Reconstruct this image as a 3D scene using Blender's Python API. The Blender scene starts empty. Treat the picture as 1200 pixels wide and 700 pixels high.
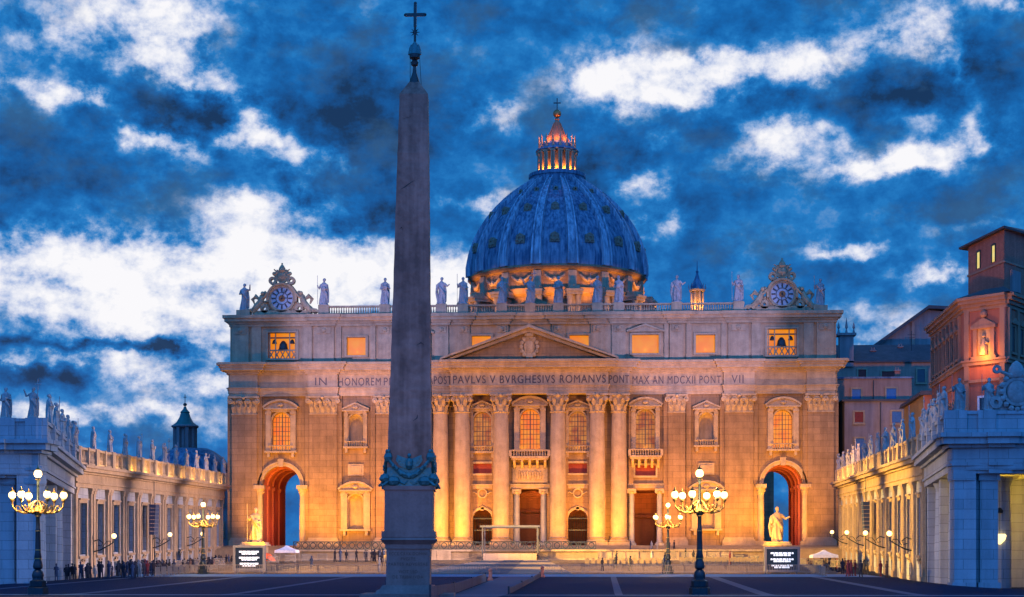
import bpy, bmesh, math, random
from mathutils import Matrix, Vector
random.seed(7)
C = bpy.context.scene.collection
sc = bpy.context.scene
rad = math.radians
PI = math.pi

# ------------------------------------------------------------------ camera
YAW = 3.1
CAMX, CAMZ = 13.45, 2.2
cam = bpy.data.cameras.new('camera'); camo = bpy.data.objects.new('camera', cam); C.objects.link(camo)
camo.location = (CAMX, 0, CAMZ); camo.rotation_euler = (rad(90), 0, rad(YAW))
cam.sensor_width = 36; cam.lens = 58.29; cam.shift_y = 0.26
cam.clip_start = 0.5; cam.clip_end = 9000
sc.camera = camo
sc.view_settings.view_transform = 'Standard'; sc.view_settings.look = 'None'
sc.view_settings.exposure = 0.0; sc.view_settings.gamma = 1.0
try: sc.view_settings.use_curve_mapping = False
except Exception: pass
sc.cycles.max_bounces = 5; sc.cycles.diffuse_bounces = 3; sc.cycles.glossy_bounces = 2
sc.cycles.sample_clamp_indirect = 4.0
sc.cycles.caustics_reflective = False; sc.cycles.caustics_refractive = False

# ------------------------------------------------------------------ sky: dusk, broken cloud
def angles(px, py):
    """bearing and height of a cloud seen from the square"""
    s, c = math.sin(rad(YAW)), math.cos(rad(YAW))
    xc, zc = (px-600)/1943, (662-py)/1943
    x, y, z = -s+xc*c, c+xc*s, zc
    return math.atan2(x, y), math.atan2(z, math.hypot(x, y))
# bright openings in the cloud deck: (x, y, half width, half height, strength)
GAPS = [(140,18,95,30,.85),(215,30,30,30,.5),(185,75,38,20,.75),(60,50,60,18,.35),(25,98,45,12,.75),(75,112,32,12,.7),(108,118,12,8,.4),
 (235,92,30,10,.85),(268,110,22,9,.85),(290,140,16,16,.85),(153,155,16,13,.8),(215,172,24,18,.85),(185,158,16,7,.85),
 (270,160,18,10,.85),(345,188,28,14,.85),(318,165,22,8,.85),(395,182,12,9,.5),(300,232,38,12,.75),(290,252,42,14,.7),(360,240,30,16,.55),
 (120,330,185,42,1.25),(60,290,90,18,.5),(200,345,100,40,.7),(260,300,70,26,.6),(330,300,60,30,.7),(215,385,80,20,.55),(270,380,40,30,.4),
 (205,445,85,16,.95),(95,418,60,6,.55),(20,420,30,4,.5),(110,484,110,8,.7),(200,478,40,7,.6),(70,495,60,5,.4),(60,520,90,6,.35),(245,500,40,10,.35),
 (400,330,60,34,.85),(450,300,50,18,.6),(500,345,60,26,.9),(530,310,30,12,.6),(540,350,40,18,.7),
 (700,98,40,22,.85),(765,95,62,24,1.0),(830,78,60,15,.75),(800,112,40,14,.8),(880,75,30,15,.5),(940,82,26,20,.85),(990,60,50,13,.6),(1040,40,40,12,.5),
 (1095,50,28,20,.75),(1080,12,40,12,.45),(1175,5,28,8,.7),(575,136,22,12,.7),(610,130,18,6,.3),(576,238,20,9,.8),(530,235,18,6,.3),
 (920,160,34,16,.9),(905,185,40,14,.6),(985,170,16,10,.5),(1015,198,52,11,1.0),(1060,190,32,12,.9),(1110,175,42,15,.9),(1150,150,14,30,.45),(1132,85,9,22,.5),(1080,140,30,12,.45),
 (752,218,22,15,.8),(785,262,18,13,.65),(755,265,14,6,.4),(765,165,20,8,.4),(985,296,36,7,.95),(1012,303,18,5,.5),(1085,318,28,10,.55),(1112,325,22,7,.8),
 (1010,370,60,12,.35),(1090,385,60,7,.75),(1030,408,36,6,.7),(985,412,26,6,.5),(1150,265,50,6,.3),(455,15,40,12,.1)]
# darker banks in front of them
BANKS = [(40,328,22,12,.75),(78,336,14,6,.5),(175,408,50,6,.6),(60,402,60,5,.45),(235,346,20,9,.6),(60,440,110,12,.55),(270,432,40,5,.4),(195,405,30,7,.4),
 (440,345,14,16,.4),(150,280,90,18,.5),(30,30,40,9,.4),(120,42,26,14,.3),(40,200,110,55,.25),(200,120,90,28,.4),(400,120,120,60,.3),
 (1050,110,80,30,.45),(900,118,45,16,.35),(245,50,18,10,.25),(1160,120,40,60,.3),(270,390,30,8,.4),(225,392,24,5,.4),(700,200,60,40,.25),(420,255,80,30,.4)]
w = bpy.data.worlds.new('World'); sc.world = w; w.use_nodes = True
nt = w.node_tree; nt.nodes.clear()
def N(t, **k):
    n = nt.nodes.new(t)
    for a, b in k.items(): setattr(n, a, b)
    return n
def L(a, b): nt.links.new(a, b)
def wm(op, a, b=None, c=None):
    n = N('ShaderNodeMath', operation=op)
    for i, v in enumerate((a, b, c)):
        if v is None: continue
        if isinstance(v, (int, float)): n.inputs[i].default_value = v
        else: L(v, n.inputs[i])
    return n.outputs[0]
tc = N('ShaderNodeTexCoord'); sep = N('ShaderNodeSeparateXYZ'); L(tc.outputs['Generated'], sep.inputs[0])
az = wm('ARCTAN2', sep.outputs[0], sep.outputs[1])
el = wm('ARCSINE', sep.outputs[2])
cmb = N('ShaderNodeCombineXYZ'); L(az, cmb.inputs[0]); L(el, cmb.inputs[1])
def noise(scale, detail, rough, loc, sy=1.6, col=False, dist=0.0):
    mp = N('ShaderNodeMapping'); L(cmb.outputs[0], mp.inputs[0]); mp.inputs['Scale'].default_value = (1, sy, 1); mp.inputs['Location'].default_value = loc
    n = N('ShaderNodeTexNoise'); L(mp.outputs[0], n.inputs['Vector']); n.inputs['Scale'].default_value = scale
    n.inputs['Detail'].default_value = detail; n.inputs['Roughness'].default_value = rough; n.inputs['Distortion'].default_value = dist
    return n.outputs['Color' if col else 'Fac']
# the edges of the openings are torn by noise
wv = N('ShaderNodeVectorMath', operation='MULTIPLY_ADD'); L(noise(34, 7, .62, (3, 1, 0), 1.2, True), wv.inputs[0])
wv.inputs[1].default_value = (.045, .03, 0); wv.inputs[2].default_value = (-.0225, -.015, 0)
pos = N('ShaderNodeVectorMath', operation='ADD'); L(cmb.outputs[0], pos.inputs[0]); L(wv.outputs[0], pos.inputs[1])
def blobs(lst):
    acc = None
    for (px, py, rx, ry, s) in lst:
        a, e = angles(px, py)
        m = N('ShaderNodeVectorMath', operation='MULTIPLY_ADD'); L(pos.outputs[0], m.inputs[0])
        kx, ky = 1943/rx/1.22, 1943/ry/1.22
        m.inputs[1].default_value = (kx, ky, 0); m.inputs[2].default_value = (-a*kx, -e*ky, 0)
        d = N('ShaderNodeVectorMath', operation='DOT_PRODUCT'); L(m.outputs[0], d.inputs[0]); L(m.outputs[0], d.inputs[1])
        ex = wm('MULTIPLY', wm('POWER', 0.3679, d.outputs['Value']), s)
        acc = ex if acc is None else wm('ADD', acc, ex)
    return acc
fine = noise(30, 11, .64, (0, 0, 0), 1.25, dist=.15)
puff = noise(64, 8, .62, (2, 7, 0), 1.2)
broad = noise(9, 6, .6, (5, 2, 0), 2.0)
G_ = wm('MINIMUM', blobs(GAPS), 1.2)
amp = wm('ADD', wm('MULTIPLY', wm('MINIMUM', G_, .7), 2.6), 1.1)      # cloud is most broken where it thins
F = wm('SUBTRACT', G_, blobs(BANKS))
F = wm('ADD', F, wm('MULTIPLY', wm('SUBTRACT', fine, .5), amp))
F = wm('ADD', F, wm('MULTIPLY', wm('MULTIPLY', wm('SUBTRACT', puff, .5), amp), .62))
F = wm('ADD', F, wm('MULTIPLY', wm('SUBTRACT', broad, .5), 1.1))
F = wm('ADD', wm('MULTIPLY', F, .56), .285)
rp = N('ShaderNodeValToRGB'); L(F, rp.inputs[0]); cr = rp.color_ramp
stops = [(0.0,(.006,.035,.11)),(.12,(.005,.080,.28)),(.26,(.006,.135,.44)),(.37,(.015,.20,.56)),(.46,(.10,.28,.60)),(.55,(.27,.42,.71)),(.66,(.50,.58,.80)),(.80,(.76,.79,.90)),(.97,(.95,.94,.97))]
cr.elements[0].position = 0; cr.elements[0].color = (*stops[0][1], 1); cr.elements[1].position = stops[-1][0]; cr.elements[1].color = (*stops[-1][1], 1)
for p, c_ in stops[1:-1]:
    e_ = cr.elements.new(p); e_.color = (*c_, 1)
# storm-grey bodies inside the cloud deck
slate = noise(17, 9, .62, (9, 4, 0), 1.5)
sf = wm('MULTIPLY', wm('SUBTRACT', slate, .50), 5.0)
sf = wm('MULTIPLY', wm('MINIMUM', wm('MAXIMUM', sf, 0), .78), wm('SUBTRACT', 1.0, wm('MINIMUM', wm('MAXIMUM', wm('MULTIPLY', G_, 1.1), 0), 1)))
sl = N('ShaderNodeMix', data_type='RGBA'); L(sf, sl.inputs['Factor']); L(rp.outputs[0], sl.inputs['A']); sl.inputs['B'].default_value = (.030, .095, .215, 1)
# deeper blue to the east (behind the camera) and overhead
eastf = wm('MULTIPLY', wm('ADD', wm('MULTIPLY', sep.outputs[1], -1), .25), 1.2)
east = N('ShaderNodeMix', data_type='RGBA'); east.clamp_factor = True
L(eastf, east.inputs['Factor']); L(sl.outputs['Result'], east.inputs['A']); east.inputs['B'].default_value = (.07, .50, 1.8, 1)
nish = N('ShaderNodeTexSky', sky_type='NISHITA'); nish.sun_disc = False; nish.sun_elevation = rad(-1.5); nish.sun_rotation = rad(-20)
add = N('ShaderNodeMix', data_type='RGBA', blend_type='ADD'); add.inputs['Factor'].default_value = .01
L(east.outputs['Result'], add.inputs['A']); L(nish.outputs[0], add.inputs['B'])
bg = N('ShaderNodeBackground'); L(add.outputs['Result'], bg.inputs[0]); bg.inputs[1].default_value = 1.0
wo = N('ShaderNodeOutputWorld'); L(bg.outputs[0], wo.inputs[0])
w.cycles.sampling_method = 'MANUAL'; w.cycles.sample_map_resolution = 512

# the last of the daylight: weak, wide and cool, from the bright western gap
sun = bpy.data.lights.new('sun', 'SUN'); sun.energy = .12; sun.angle = rad(25); sun.color = (.75, .85, 1)
so = bpy.data.objects.new('sun', sun); C.objects.link(so); so.rotation_euler = (rad(62), 0, rad(160))

def spot(loc, aim, power, col, size=60, blend=.8, r=.4):  # serves the floods and the added unseen fills alike
    l = bpy.data.lights.new('flood_or_fill', 'SPOT'); l.energy = power; l.color = col; l.spot_size = rad(size); l.spot_blend = blend; l.shadow_soft_size = r
    o = bpy.data.objects.new('flood_or_fill', l); C.objects.link(o); o.location = loc
    o.rotation_euler = (Vector(aim)-Vector(loc)).to_track_quat('-Z', 'Y').to_euler(); return o
def point(loc, power, col, r=.25):
    l = bpy.data.lights.new('lamp_light', 'POINT'); l.energy = power; l.color = col; l.shadow_soft_size = r
    o = bpy.data.objects.new('lamp_light', l); C.objects.link(o); o.location = loc; return o
GOLD = (1, .43, .01); AMBER = (1, .36, .01); ROSE = (1, .42, .10)
FL = 5.7   # church floor
# floodlights standing on the terrace in front of the church, below the cornice
for x, p, c_ in ((-47,30,GOLD),(-36,24,GOLD),(-24,22,AMBER),(-15,20,GOLD),(-8.5,15,AMBER),(0,15,GOLD),(8.5,15,AMBER),(15,20,GOLD),(24,22,AMBER),(36,24,GOLD),(47,30,GOLD)):
    spot((x, 300.5, 5.9), (x, 311, 18), p*900, c_, 115, .8, .4)
# long-throw floods on the wings' roofs, aimed at the giant order
for sx in (-1, 1):
    spot((sx*49, 238, 17.5), (sx*7, 308, 43), 150000, (1, .42, .06), 13, .8, .6)
    spot((sx*49, 236, 17.5), (sx*30, 311, 17), 150000, (1, .41, .05), 46, .8, 1.0)
    spot((sx*46, 228, 17.2), (sx*30, 311, 48), 260000, (.62, .50, 1), 24, .5, 1.0)  # added cool fill that tints the attic lilac
    spot((sx*48, 225, 17.2), (sx*-2, 311, 18), 90000, (1, .40, .06), 34, .8, 1.0)

# ------------------------------------------------------------------ materials
MATS = {}
def nodes(name):
    m = bpy.data.materials.new(name); m.use_nodes = True; t = m.node_tree
    return m, t, t.nodes['Principled BSDF']
def stone(name, col, var=.25, scale=.35, rough=.75, block=None, bump=.25, streak=.35, spec=.3, metal=0, darkcol=None, fine_s=6):
    """stone, plaster or metal with patchy wear, streaks and, if asked, block joints"""
    m, t, b = nodes(name); nn, ll = t.nodes, t.links
    geo = nn.new('ShaderNodeNewGeometry')
    n1 = nn.new('ShaderNodeTexNoise'); n1.inputs['Scale'].default_value = scale; n1.inputs['Detail'].default_value = 7; n1.inputs['Roughness'].default_value = .65
    ll.new(geo.outputs['Position'], n1.inputs['Vector'])
    mp = nn.new('ShaderNodeMapping'); mp.inputs['Scale'].default_value = (1.6, 1.6, .13); ll.new(geo.outputs['Position'], mp.inputs[0])
    n2 = nn.new('ShaderNodeTexNoise'); n2.inputs['Scale'].default_value = .9; n2.inputs['Detail'].default_value = 6; ll.new(mp.outputs[0], n2.inputs['Vector'])
    n3 = nn.new('ShaderNodeTexNoise'); n3.inputs['Scale'].default_value = fine_s; n3.inputs['Detail'].default_value = 5; ll.new(geo.outputs['Position'], n3.inputs['Vector'])
    def mth(op, a, b_):
        q = nn.new('ShaderNodeMath'); q.operation = op
        for i, v in enumerate((a, b_)):
            if isinstance(v, (int, float)): q.inputs[i].default_value = v
            else: ll.new(v, q.inputs[i])
        return q.outputs[0]
    f = mth('MULTIPLY', mth('SUBTRACT', n1.outputs['Fac'], .5), var*3.2)
    f = mth('ADD', f, mth('MULTIPLY', mth('SUBTRACT', n2.outputs['Fac'], .5), streak*3))
    f = mth('ADD', f, mth('MULTIPLY', mth('SUBTRACT', n3.outputs['Fac'], .5), var*1.4))
    f = mth('ADD', f, .5)
    d = darkcol or tuple(c*.45 for c in col)
    mx = nn.new('ShaderNodeMix'); mx.data_type = 'RGBA'; mx.clamp_factor = True
    ll.new(f, mx.inputs['Factor']); mx.inputs['A'].default_value = (*d, 1); mx.inputs['B'].default_value = (*col, 1)
    out = mx.outputs['Result']; hgt = n3.outputs['Fac']
    if block:
        bw, bh, axis = block
        sp = nn.new('ShaderNodeSeparateXYZ'); ll.new(geo.outputs['Position'], sp.inputs[0])
        cb = nn.new('ShaderNodeCombineXYZ')
        if axis == 'z': ll.new(sp.outputs[0], cb.inputs[0]); ll.new(sp.outputs[1], cb.inputs[1])
        else:
            ll.new(mth('ADD', sp.outputs[0], sp.outputs[1]), cb.inputs[0]); ll.new(sp.outputs[2], cb.inputs[1])
        br = nn.new('ShaderNodeTexBrick'); ll.new(cb.outputs[0], br.inputs['Vector']); br.inputs['Scale'].default_value = 1
        br.inputs['Brick Width'].default_value = bw; br.inputs['Row Height'].default_value = bh; br.inputs['Mortar Size'].default_value = .035*min(bh, 1.4)
        br.inputs['Mortar Smooth'].default_value = .3
        br.inputs['Color1'].default_value = (1, 1, 1, 1); br.inputs['Color2'].default_value = (.80, .80, .80, 1); br.inputs['Mortar'].default_value = (.5, .48, .46, 1)
        m2 = nn.new('ShaderNodeMix'); m2.data_type = 'RGBA'; m2.blend_type = 'MULTIPLY'; m2.inputs['Factor'].default_value = .85
        ll.new(out, m2.inputs['A']); ll.new(br.outputs['Color'], m2.inputs['B']); out = m2.outputs['Result']
    ll.new(out, b.inputs['Base Color'])
    b.inputs['Roughness'].default_value = rough; b.inputs['Metallic'].default_value = metal; b.inputs['Specular IOR Level'].default_value = spec
    bm_ = nn.new('ShaderNodeBump'); bm_.inputs['Strength'].default_value = bump; bm_.inputs['Distance'].default_value = .12; ll.new(hgt, bm_.inputs['Height']); ll.new(bm_.outputs[0], b.inputs['Normal'])
    MATS[name] = m; return m
def plain(name, col, rough=.5, metal=0, emit=None, es=0):
    m, t, b = nodes(name)
    n1 = t.nodes.new('ShaderNodeTexNoise'); n1.inputs['Scale'].default_value = 3; n1.inputs['Detail'].default_value = 4
    g = t.nodes.new('ShaderNodeNewGeometry'); t.links.new(g.outputs['Position'], n1.inputs['Vector'])
    mx = t.nodes.new('ShaderNodeMix'); mx.data_type = 'RGBA'; t.links.new(n1.outputs['Fac'], mx.inputs['Factor'])
    mx.inputs['A'].default_value = (*[c*.65 for c in col], 1); mx.inputs['B'].default_value = (*[min(1, c*1.3) for c in col], 1)
    t.links.new(mx.outputs['Result'], b.inputs['Base Color'])
    b.inputs['Roughness'].default_value = rough; b.inputs['Metallic'].default_value = metal
    if emit: b.inputs['Emission Color'].default_value = (*emit, 1); b.inputs['Emission Strength'].default_value = es
    MATS[name] = m; return m
def lit(name, c1, c2, es, sc_=.5):
    """a lit interior behind a window: uneven warm glow"""
    m, t, b = nodes(name)
    n1 = t.nodes.new('ShaderNodeTexNoise'); n1.inputs['Scale'].default_value = sc_; n1.inputs['Detail'].default_value = 3
    g = t.nodes.new('ShaderNodeNewGeometry'); t.links.new(g.outputs['Position'], n1.inputs['Vector'])
    r = t.nodes.new('ShaderNodeValToRGB'); t.links.new(n1.outputs['Fac'], r.inputs[0])
    r.color_ramp.elements[0].position = .35; r.color_ramp.elements[0].color = (*c1, 1); r.color_ramp.elements[1].position = .65; r.color_ramp.elements[1].color = (*c2, 1)
    t.links.new(r.outputs[0], b.inputs['Emission Color']); b.inputs['Emission Strength'].default_value = es
    b.inputs['Base Color'].default_value = (.08, .025, .005, 1); b.inputs['Roughness'].default_value = .4
    MATS[name] = m; return m
TRAV = stone('shade_toned_travertine', (.38, .235, .12), .45, .3, .8, (2.6, 1.15, 'x'), .3, .35)  # wall tone kept darker than the trim: recess shade put into the colour
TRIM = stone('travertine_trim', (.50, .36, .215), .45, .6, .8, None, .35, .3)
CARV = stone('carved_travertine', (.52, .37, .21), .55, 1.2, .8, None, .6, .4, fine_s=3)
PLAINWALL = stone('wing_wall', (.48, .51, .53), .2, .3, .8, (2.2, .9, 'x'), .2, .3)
STAT = stone('statue_stone', (.44, .41, .38), .45, 1.5, .85, None, .5, .6, fine_s=5)
LEAD = stone('lead_roof', (.19, .24, .30), .5, .25, .5, None, .25, 1.1, .5, darkcol=(.025, .06, .12))
DORM = stone('dormer_stone', (.34, .24, .16), .5, 1.2, .8, None, .5, .4)
RIBM = stone('lead_rib', (.46, .50, .54), .35, .3, .5, None, .25, .8, .5, darkcol=(.06, .10, .16))
TILE = stone('roof_tile', (.12, .10, .10), .4, .5, .7, (.5, .35, 'x'), .4, .2)
GRAN = stone('red_granite', (.42, .20, .14), .6, .45, .6, None, .35, .8, darkcol=(.17, .075, .05), fine_s=2.5)
GRANB = stone('pedestal_granite', (.30, .18, .15), .35, .8, .55, None, .2, .4)
BRONZE = stone('green_bronze', (.06, .22, .22), .4, 2, .45, None, .5, .2, .5, .35, fine_s=5)
DBRONZE = stone('dark_bronze', (.05, .06, .06), .3, 2, .45, None, .3, .1, .5, .5)
BRICK = stone('red_plaster', (.50, .17, .10), .22, .3, .85, None, .2, .35)
BRICKB = stone('brick_wall', (.52, .20, .13), .3, .5, .85, (.6, .25, 'x'), .3, .3)
OCHRE = stone('ochre_plaster', (.46, .28, .2), .25, .3, .85, None, .2, .35)
GREYW = stone('grey_plaster', (.32, .26, .24), .3, .3, .85, None, .2, .4)
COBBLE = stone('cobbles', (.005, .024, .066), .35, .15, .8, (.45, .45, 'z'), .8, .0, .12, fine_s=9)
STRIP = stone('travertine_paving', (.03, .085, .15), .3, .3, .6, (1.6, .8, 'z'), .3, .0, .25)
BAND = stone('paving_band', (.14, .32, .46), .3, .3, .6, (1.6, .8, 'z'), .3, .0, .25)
PAVE = stone('parvis_paving', (.42, .31, .22), .3, .3, .75, (1.8, .9, 'z'), .3, .0)
STEP = stone('step_stone', (.38, .27, .16), .35, .5, .8, None, .35, .25)
IRON = plain('lamp_iron', (.02, .035, .045), .4, .6)
GILT = stone('gilded_iron', (.42, .28, .08), .3, 3, .35, None, .3, .1, .5, .7)
DOORM = stone('old_door_wood', (.12, .025, .012), .3, 2, .6)
GLASSD = plain('dark_glass', (.02, .025, .035), .12)
SHUT = plain('blue_grey_shutter', (.012, .03, .055), .5)
MARB = stone('grey_marble_column', (.34, .33, .33), .35, 1, .4, None, .1, .3)
REDP = plain('red_drapery', (.22, .03, .02), .8)
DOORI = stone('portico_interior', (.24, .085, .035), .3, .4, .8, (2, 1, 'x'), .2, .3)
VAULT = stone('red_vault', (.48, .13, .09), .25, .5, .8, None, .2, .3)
LITW = lit('lit_window', (1, .15, .002), (1, .29, .01), .9, .6)
LITY = lit('lit_attic_window', (1, .24, .002), (1, .33, .004), .8, .5)
DIMW = lit('dim_window', (.5, .10, .01), (.9, .32, .04), .62, .7)
GLOBE = plain('lamp_globe', (.9, .8, .6), .3, 0, (1, .66, .20), 3.4)
YELW = lit('yellow_window', (1, .75, .15), (1, .85, .3), .8, 1.5)
CLOTHD = [plain('dark_clothes', (.02, .02, .03), .9), plain('blue_clothes', (.03, .05, .10), .9), plain('brown_clothes', (.09, .05, .035), .9), plain('red_clothes', (.22, .03, .03), .9), plain('pale_clothes', (.35, .33, .30), .9)]
SCREEN = plain('screen_panel', (.006, .012, .02), .9, 0, (.01, .06, .13), .2)
SCRT = plain('screen_text', (.8, .85, .9), .5, 0, (.75, .88, 1), .9)
FRAMEG = plain('grey_frame', (.16, .165, .165), .5)
FRAMED = plain('dull_frame', (.06, .06, .06), .6)
WHITE = plain('white_canvas', (.72, .70, .68), .8)
ORANGE = plain('orange_canvas', (.75, .11, .02), .7)
STEEL = plain('galvanised_steel', (.24, .21, .17), .5, .2)
CHAIRM = plain('chair_plastic', (.65, .42, .10), .6)
LETTER = plain('bronze_letter', (.07, .05, .04), .5)

# ------------------------------------------------------------------ mesh helpers
class MB:
    def __init__(s, M=None): s.v = []; s.f = []; s.M = M or Matrix.Identity(4)
    def add(s, vs, fs, M=None):
        n = len(s.v); T = s.M @ M if M else s.M
        s.v += [T @ Vector(v) for v in vs]; s.f += [tuple(i+n for i in f) for f in fs]; return s
    def box(s, x0, x1, y0, y1, z0, z1, M=None):
        if x1 < x0: x0, x1 = x1, x0
        if y1 < y0: y0, y1 = y1, y0
        return s.add([(x0,y0,z0),(x1,y0,z0),(x1,y1,z0),(x0,y1,z0),(x0,y0,z1),(x1,y0,z1),(x1,y1,z1),(x0,y1,z1)],
            [(0,3,2,1),(4,5,6,7),(0,1,5,4),(1,2,6,5),(2,3,7,6),(3,0,4,7)], M)
    def prism(s, poly, y0, y1, M=None):
        n = len(poly); vs = [(x, y0, z) for x, z in poly]+[(x, y1, z) for x, z in poly]
        fs = [tuple(range(n)), tuple(range(2*n-1, n-1, -1))]+[(i, i+n, (i+1) % n+n, (i+1) % n) for i in range(n)]
        return s.add(vs, fs, M)
    def lathe(s, prof, n=16, c=(0, 0, 0), a0=0, a1=2*PI, M=None, sx=1, sy=1):
        full = abs(a1-a0-2*PI) < 1e-6; m = n if full else n+1; vs = []
        for r, z in prof:
            for i in range(m):
                a = a0+(a1-a0)*i/n; vs.append((c[0]+r*math.cos(a)*sx, c[1]+r*math.sin(a)*sy, c[2]+z))
        fs = []
        for j in range(len(prof)-1):
            for i in range(n):
                k = (i+1) % m if full else i+1
                fs.append((j*m+i, j*m+k, (j+1)*m+k, (j+1)*m+i))
        if full:
            if prof[0][0] > .001: fs.append(tuple(range(m-1, -1, -1)))
            if prof[-1][0] > .001: fs.append(tuple((len(prof)-1)*m+i for i in range(m)))
        return s.add(vs, fs, M)
    def tube(s, pts, r, n=6, M=None):
        pts = [Vector(p) for p in pts]; rs = r if isinstance(r, (list, tuple)) else [r]*len(pts); vs = []
        for i, p in enumerate(pts):
            d = (pts[min(i+1, len(pts)-1)]-pts[max(i-1, 0)]).normalized()
            u = d.cross(Vector((0, 0, 1))) if abs(d.z) < .95 else d.cross(Vector((0, 1, 0)))
            u.normalize(); v_ = d.cross(u)
            for k in range(n):
                a = 2*PI*k/n; vs.append(p+(u*math.cos(a)+v_*math.sin(a))*rs[i])
        fs = [(i*n+k, i*n+(k+1) % n, (i+1)*n+(k+1) % n, (i+1)*n+k) for i in range(len(pts)-1) for k in range(n)]
        fs += [tuple(range(n-1, -1, -1)), tuple((len(pts)-1)*n+k for k in range(n))]
        return s.add(vs, fs, M)
    def ball(s, c, r, n=10, sx=1, sy=1, sz=1, M=None):
        k = max(4, n//2)
        return s.lathe([(max(.0005, r*math.sin(PI*j/k)), -r*sz*math.cos(PI*j/k)) for j in range(k+1)], n, c, M=M, sx=sx, sy=sy)
    def wall(s, x0, x1, z0, z1, y, ops, d, M=None):
        """an upright wall in the x-z plane with rectangular or arched openings (cx, width, bottom, top, arched) and their reveals"""
        def q(a, b, c, e):
            if b-a > 1e-4 and e-c > 1e-4: s.add([(a,y,c),(b,y,c),(b,y,e),(a,y,e)], [(0,1,2,3)], M)
        cur = z0
        for (cx, wd, zb, zt, arch) in ops:
            l, r = cx-wd/2, cx+wd/2; q(x0, x1, cur, zb)
            zs = zt-wd/2 if arch else zt
            q(x0, l, zb, zt); q(r, x1, zb, zt)
            out = [(l, zb), (l, zs)]
            if arch:
                K = 14; pts = [(cx-wd/2*math.cos(PI*i/K), zs+wd/2*math.sin(PI*i/K)) for i in range(K+1)]
                for i in range(K):
                    (a, b), (c, e) = pts[i], pts[i+1]
                    s.add([(a,y,b),(c,y,e),(c,y,zt+.0005),(a,y,zt+.0005)], [(0,1,2,3)], M)
                out += pts[1:-1]
            out += [(r, zs), (r, zb)]
            for i in range(len(out)):
                (a, b), (c, e) = out[i], out[(i+1) % len(out)]
                s.add([(a,y,b),(c,y,e),(c,y+d,e),(a,y+d,b)], [(0,1,2,3)], M)
            cur = zt
        q(x0, x1, cur, z1)
        return s
    def ring(s, cx, zs, r0, r1, y0, y1, a0=0, a1=PI, K=16, M=None):
        vs = []; fs = []
        for i in range(K+1):
            a = a0+(a1-a0)*i/K
            for r in (r0, r1):
                for y in (y0, y1): vs.append((cx+r*math.cos(a), y, zs+r*math.sin(a)))
        for i in range(K):
            a, b = i*4, i*4+4
            fs += [(a, a+2, b+2, b), (a+1, b+1, b+3, a+3), (a+2, a+3, b+3, b+2), (a, b, b+1, a+1)]
        fs += [(0, 1, 3, 2), (K*4, K*4+2, K*4+3, K*4+1)]
        return s.add(vs, fs, M)
    def build(s, name, mat, parent=None, smooth=False, recalc=True):
        org = parent_world(parent)
        me = bpy.data.meshes.new(name); me.from_pydata([tuple(v-org) for v in s.v], [], s.f); me.materials.append(mat)
        if recalc:
            b = bmesh.new(); b.from_mesh(me); bmesh.ops.recalc_face_normals(b, faces=b.faces); b.to_mesh(me); b.free()
        if smooth:
            for p in me.polygons: p.use_smooth = True
            try: me.set_sharp_from_angle(angle=rad(40))
            except Exception: pass
        o = bpy.data.objects.new(name, me); C.objects.link(o)
        if parent: o.parent = parent
        return o
def parent_world(p):
    v = Vector((0, 0, 0))
    while p is not None: v += Vector(p.location); p = p.parent
    return v
def thing(name, label, cat, loc=(0, 0, 0), group=None):
    o = bpy.data.objects.new(name, None); C.objects.link(o); o.location = loc; return tag(o, label, cat, group)
def tag(o, label=None, cat=None, group=None, kind=None):
    if label: o['label'] = label
    if cat: o['category'] = cat
    if group: o['group'] = group
    if kind: o['kind'] = kind
    return o
def copy_tree(o, parent=None):
    c = o.copy(); C.objects.link(c); c.parent = parent
    for ch in list(o.children): copy_tree(ch, c)
    return c
def T(x=0, y=0, z=0, rz=0, s=1): return Matrix.Translation((x, y, z)) @ Matrix.Rotation(rz, 4, 'Z') @ Matrix.Scale(s, 4)
ORD = ['nearest', 'second', 'third', 'fourth', 'fifth', 'sixth', 'seventh', 'eighth', 'ninth', 'tenth', 'eleventh', 'twelfth', 'thirteenth', 'fourteenth', 'fifteenth']
def remesh(mb, name, mat, voxel):
    """melt overlapping lumps into one carved surface"""
    o = mb.build(name, mat); m = o.modifiers.new('r', 'REMESH'); m.mode = 'VOXEL'; m.voxel_size = voxel
    dg = bpy.context.evaluated_depsgraph_get(); me = bpy.data.meshes.new_from_object(o.evaluated_get(dg)); old = o.data
    bpy.data.objects.remove(o); bpy.data.meshes.remove(old)
    me.materials.clear(); me.materials.append(mat)
    for p in me.polygons: p.use_smooth = True
    return me
def text_mesh(s, size, width, mat, parent, loc, name, depth=.05, rz=0):
    cu = bpy.data.curves.new(name, 'FONT'); cu.body = s; cu.size = size; cu.extrude = depth; cu.align_x = 'CENTER'; cu.align_y = 'BOTTOM_BASELINE'; cu.space_character = 1.15
    o = bpy.data.objects.new(name, cu); C.objects.link(o); bpy.context.view_layer.update()
    me = bpy.data.meshes.new_from_object(o.evaluated_get(bpy.context.evaluated_depsgraph_get())); bpy.data.objects.remove(o); bpy.data.curves.remove(cu)
    xs = [v.co.x for v in me.vertices]; k = width/(max(xs)-min(xs)); cx = (max(xs)+min(xs))/2
    M = Matrix.Rotation(rz, 4, 'Z') @ Matrix.Rotation(rad(90), 4, 'X')
    org = parent_world(parent)
    for v in me.vertices:
        p = Vector(((v.co.x-cx)*k, v.co.y, v.co.z)); v.co = (M @ p)+Vector(loc)-org
    me.materials.clear(); me.materials.append(mat)
    r = bpy.data.objects.new(name, me); C.objects.link(r); r.parent = parent; return r

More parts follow.
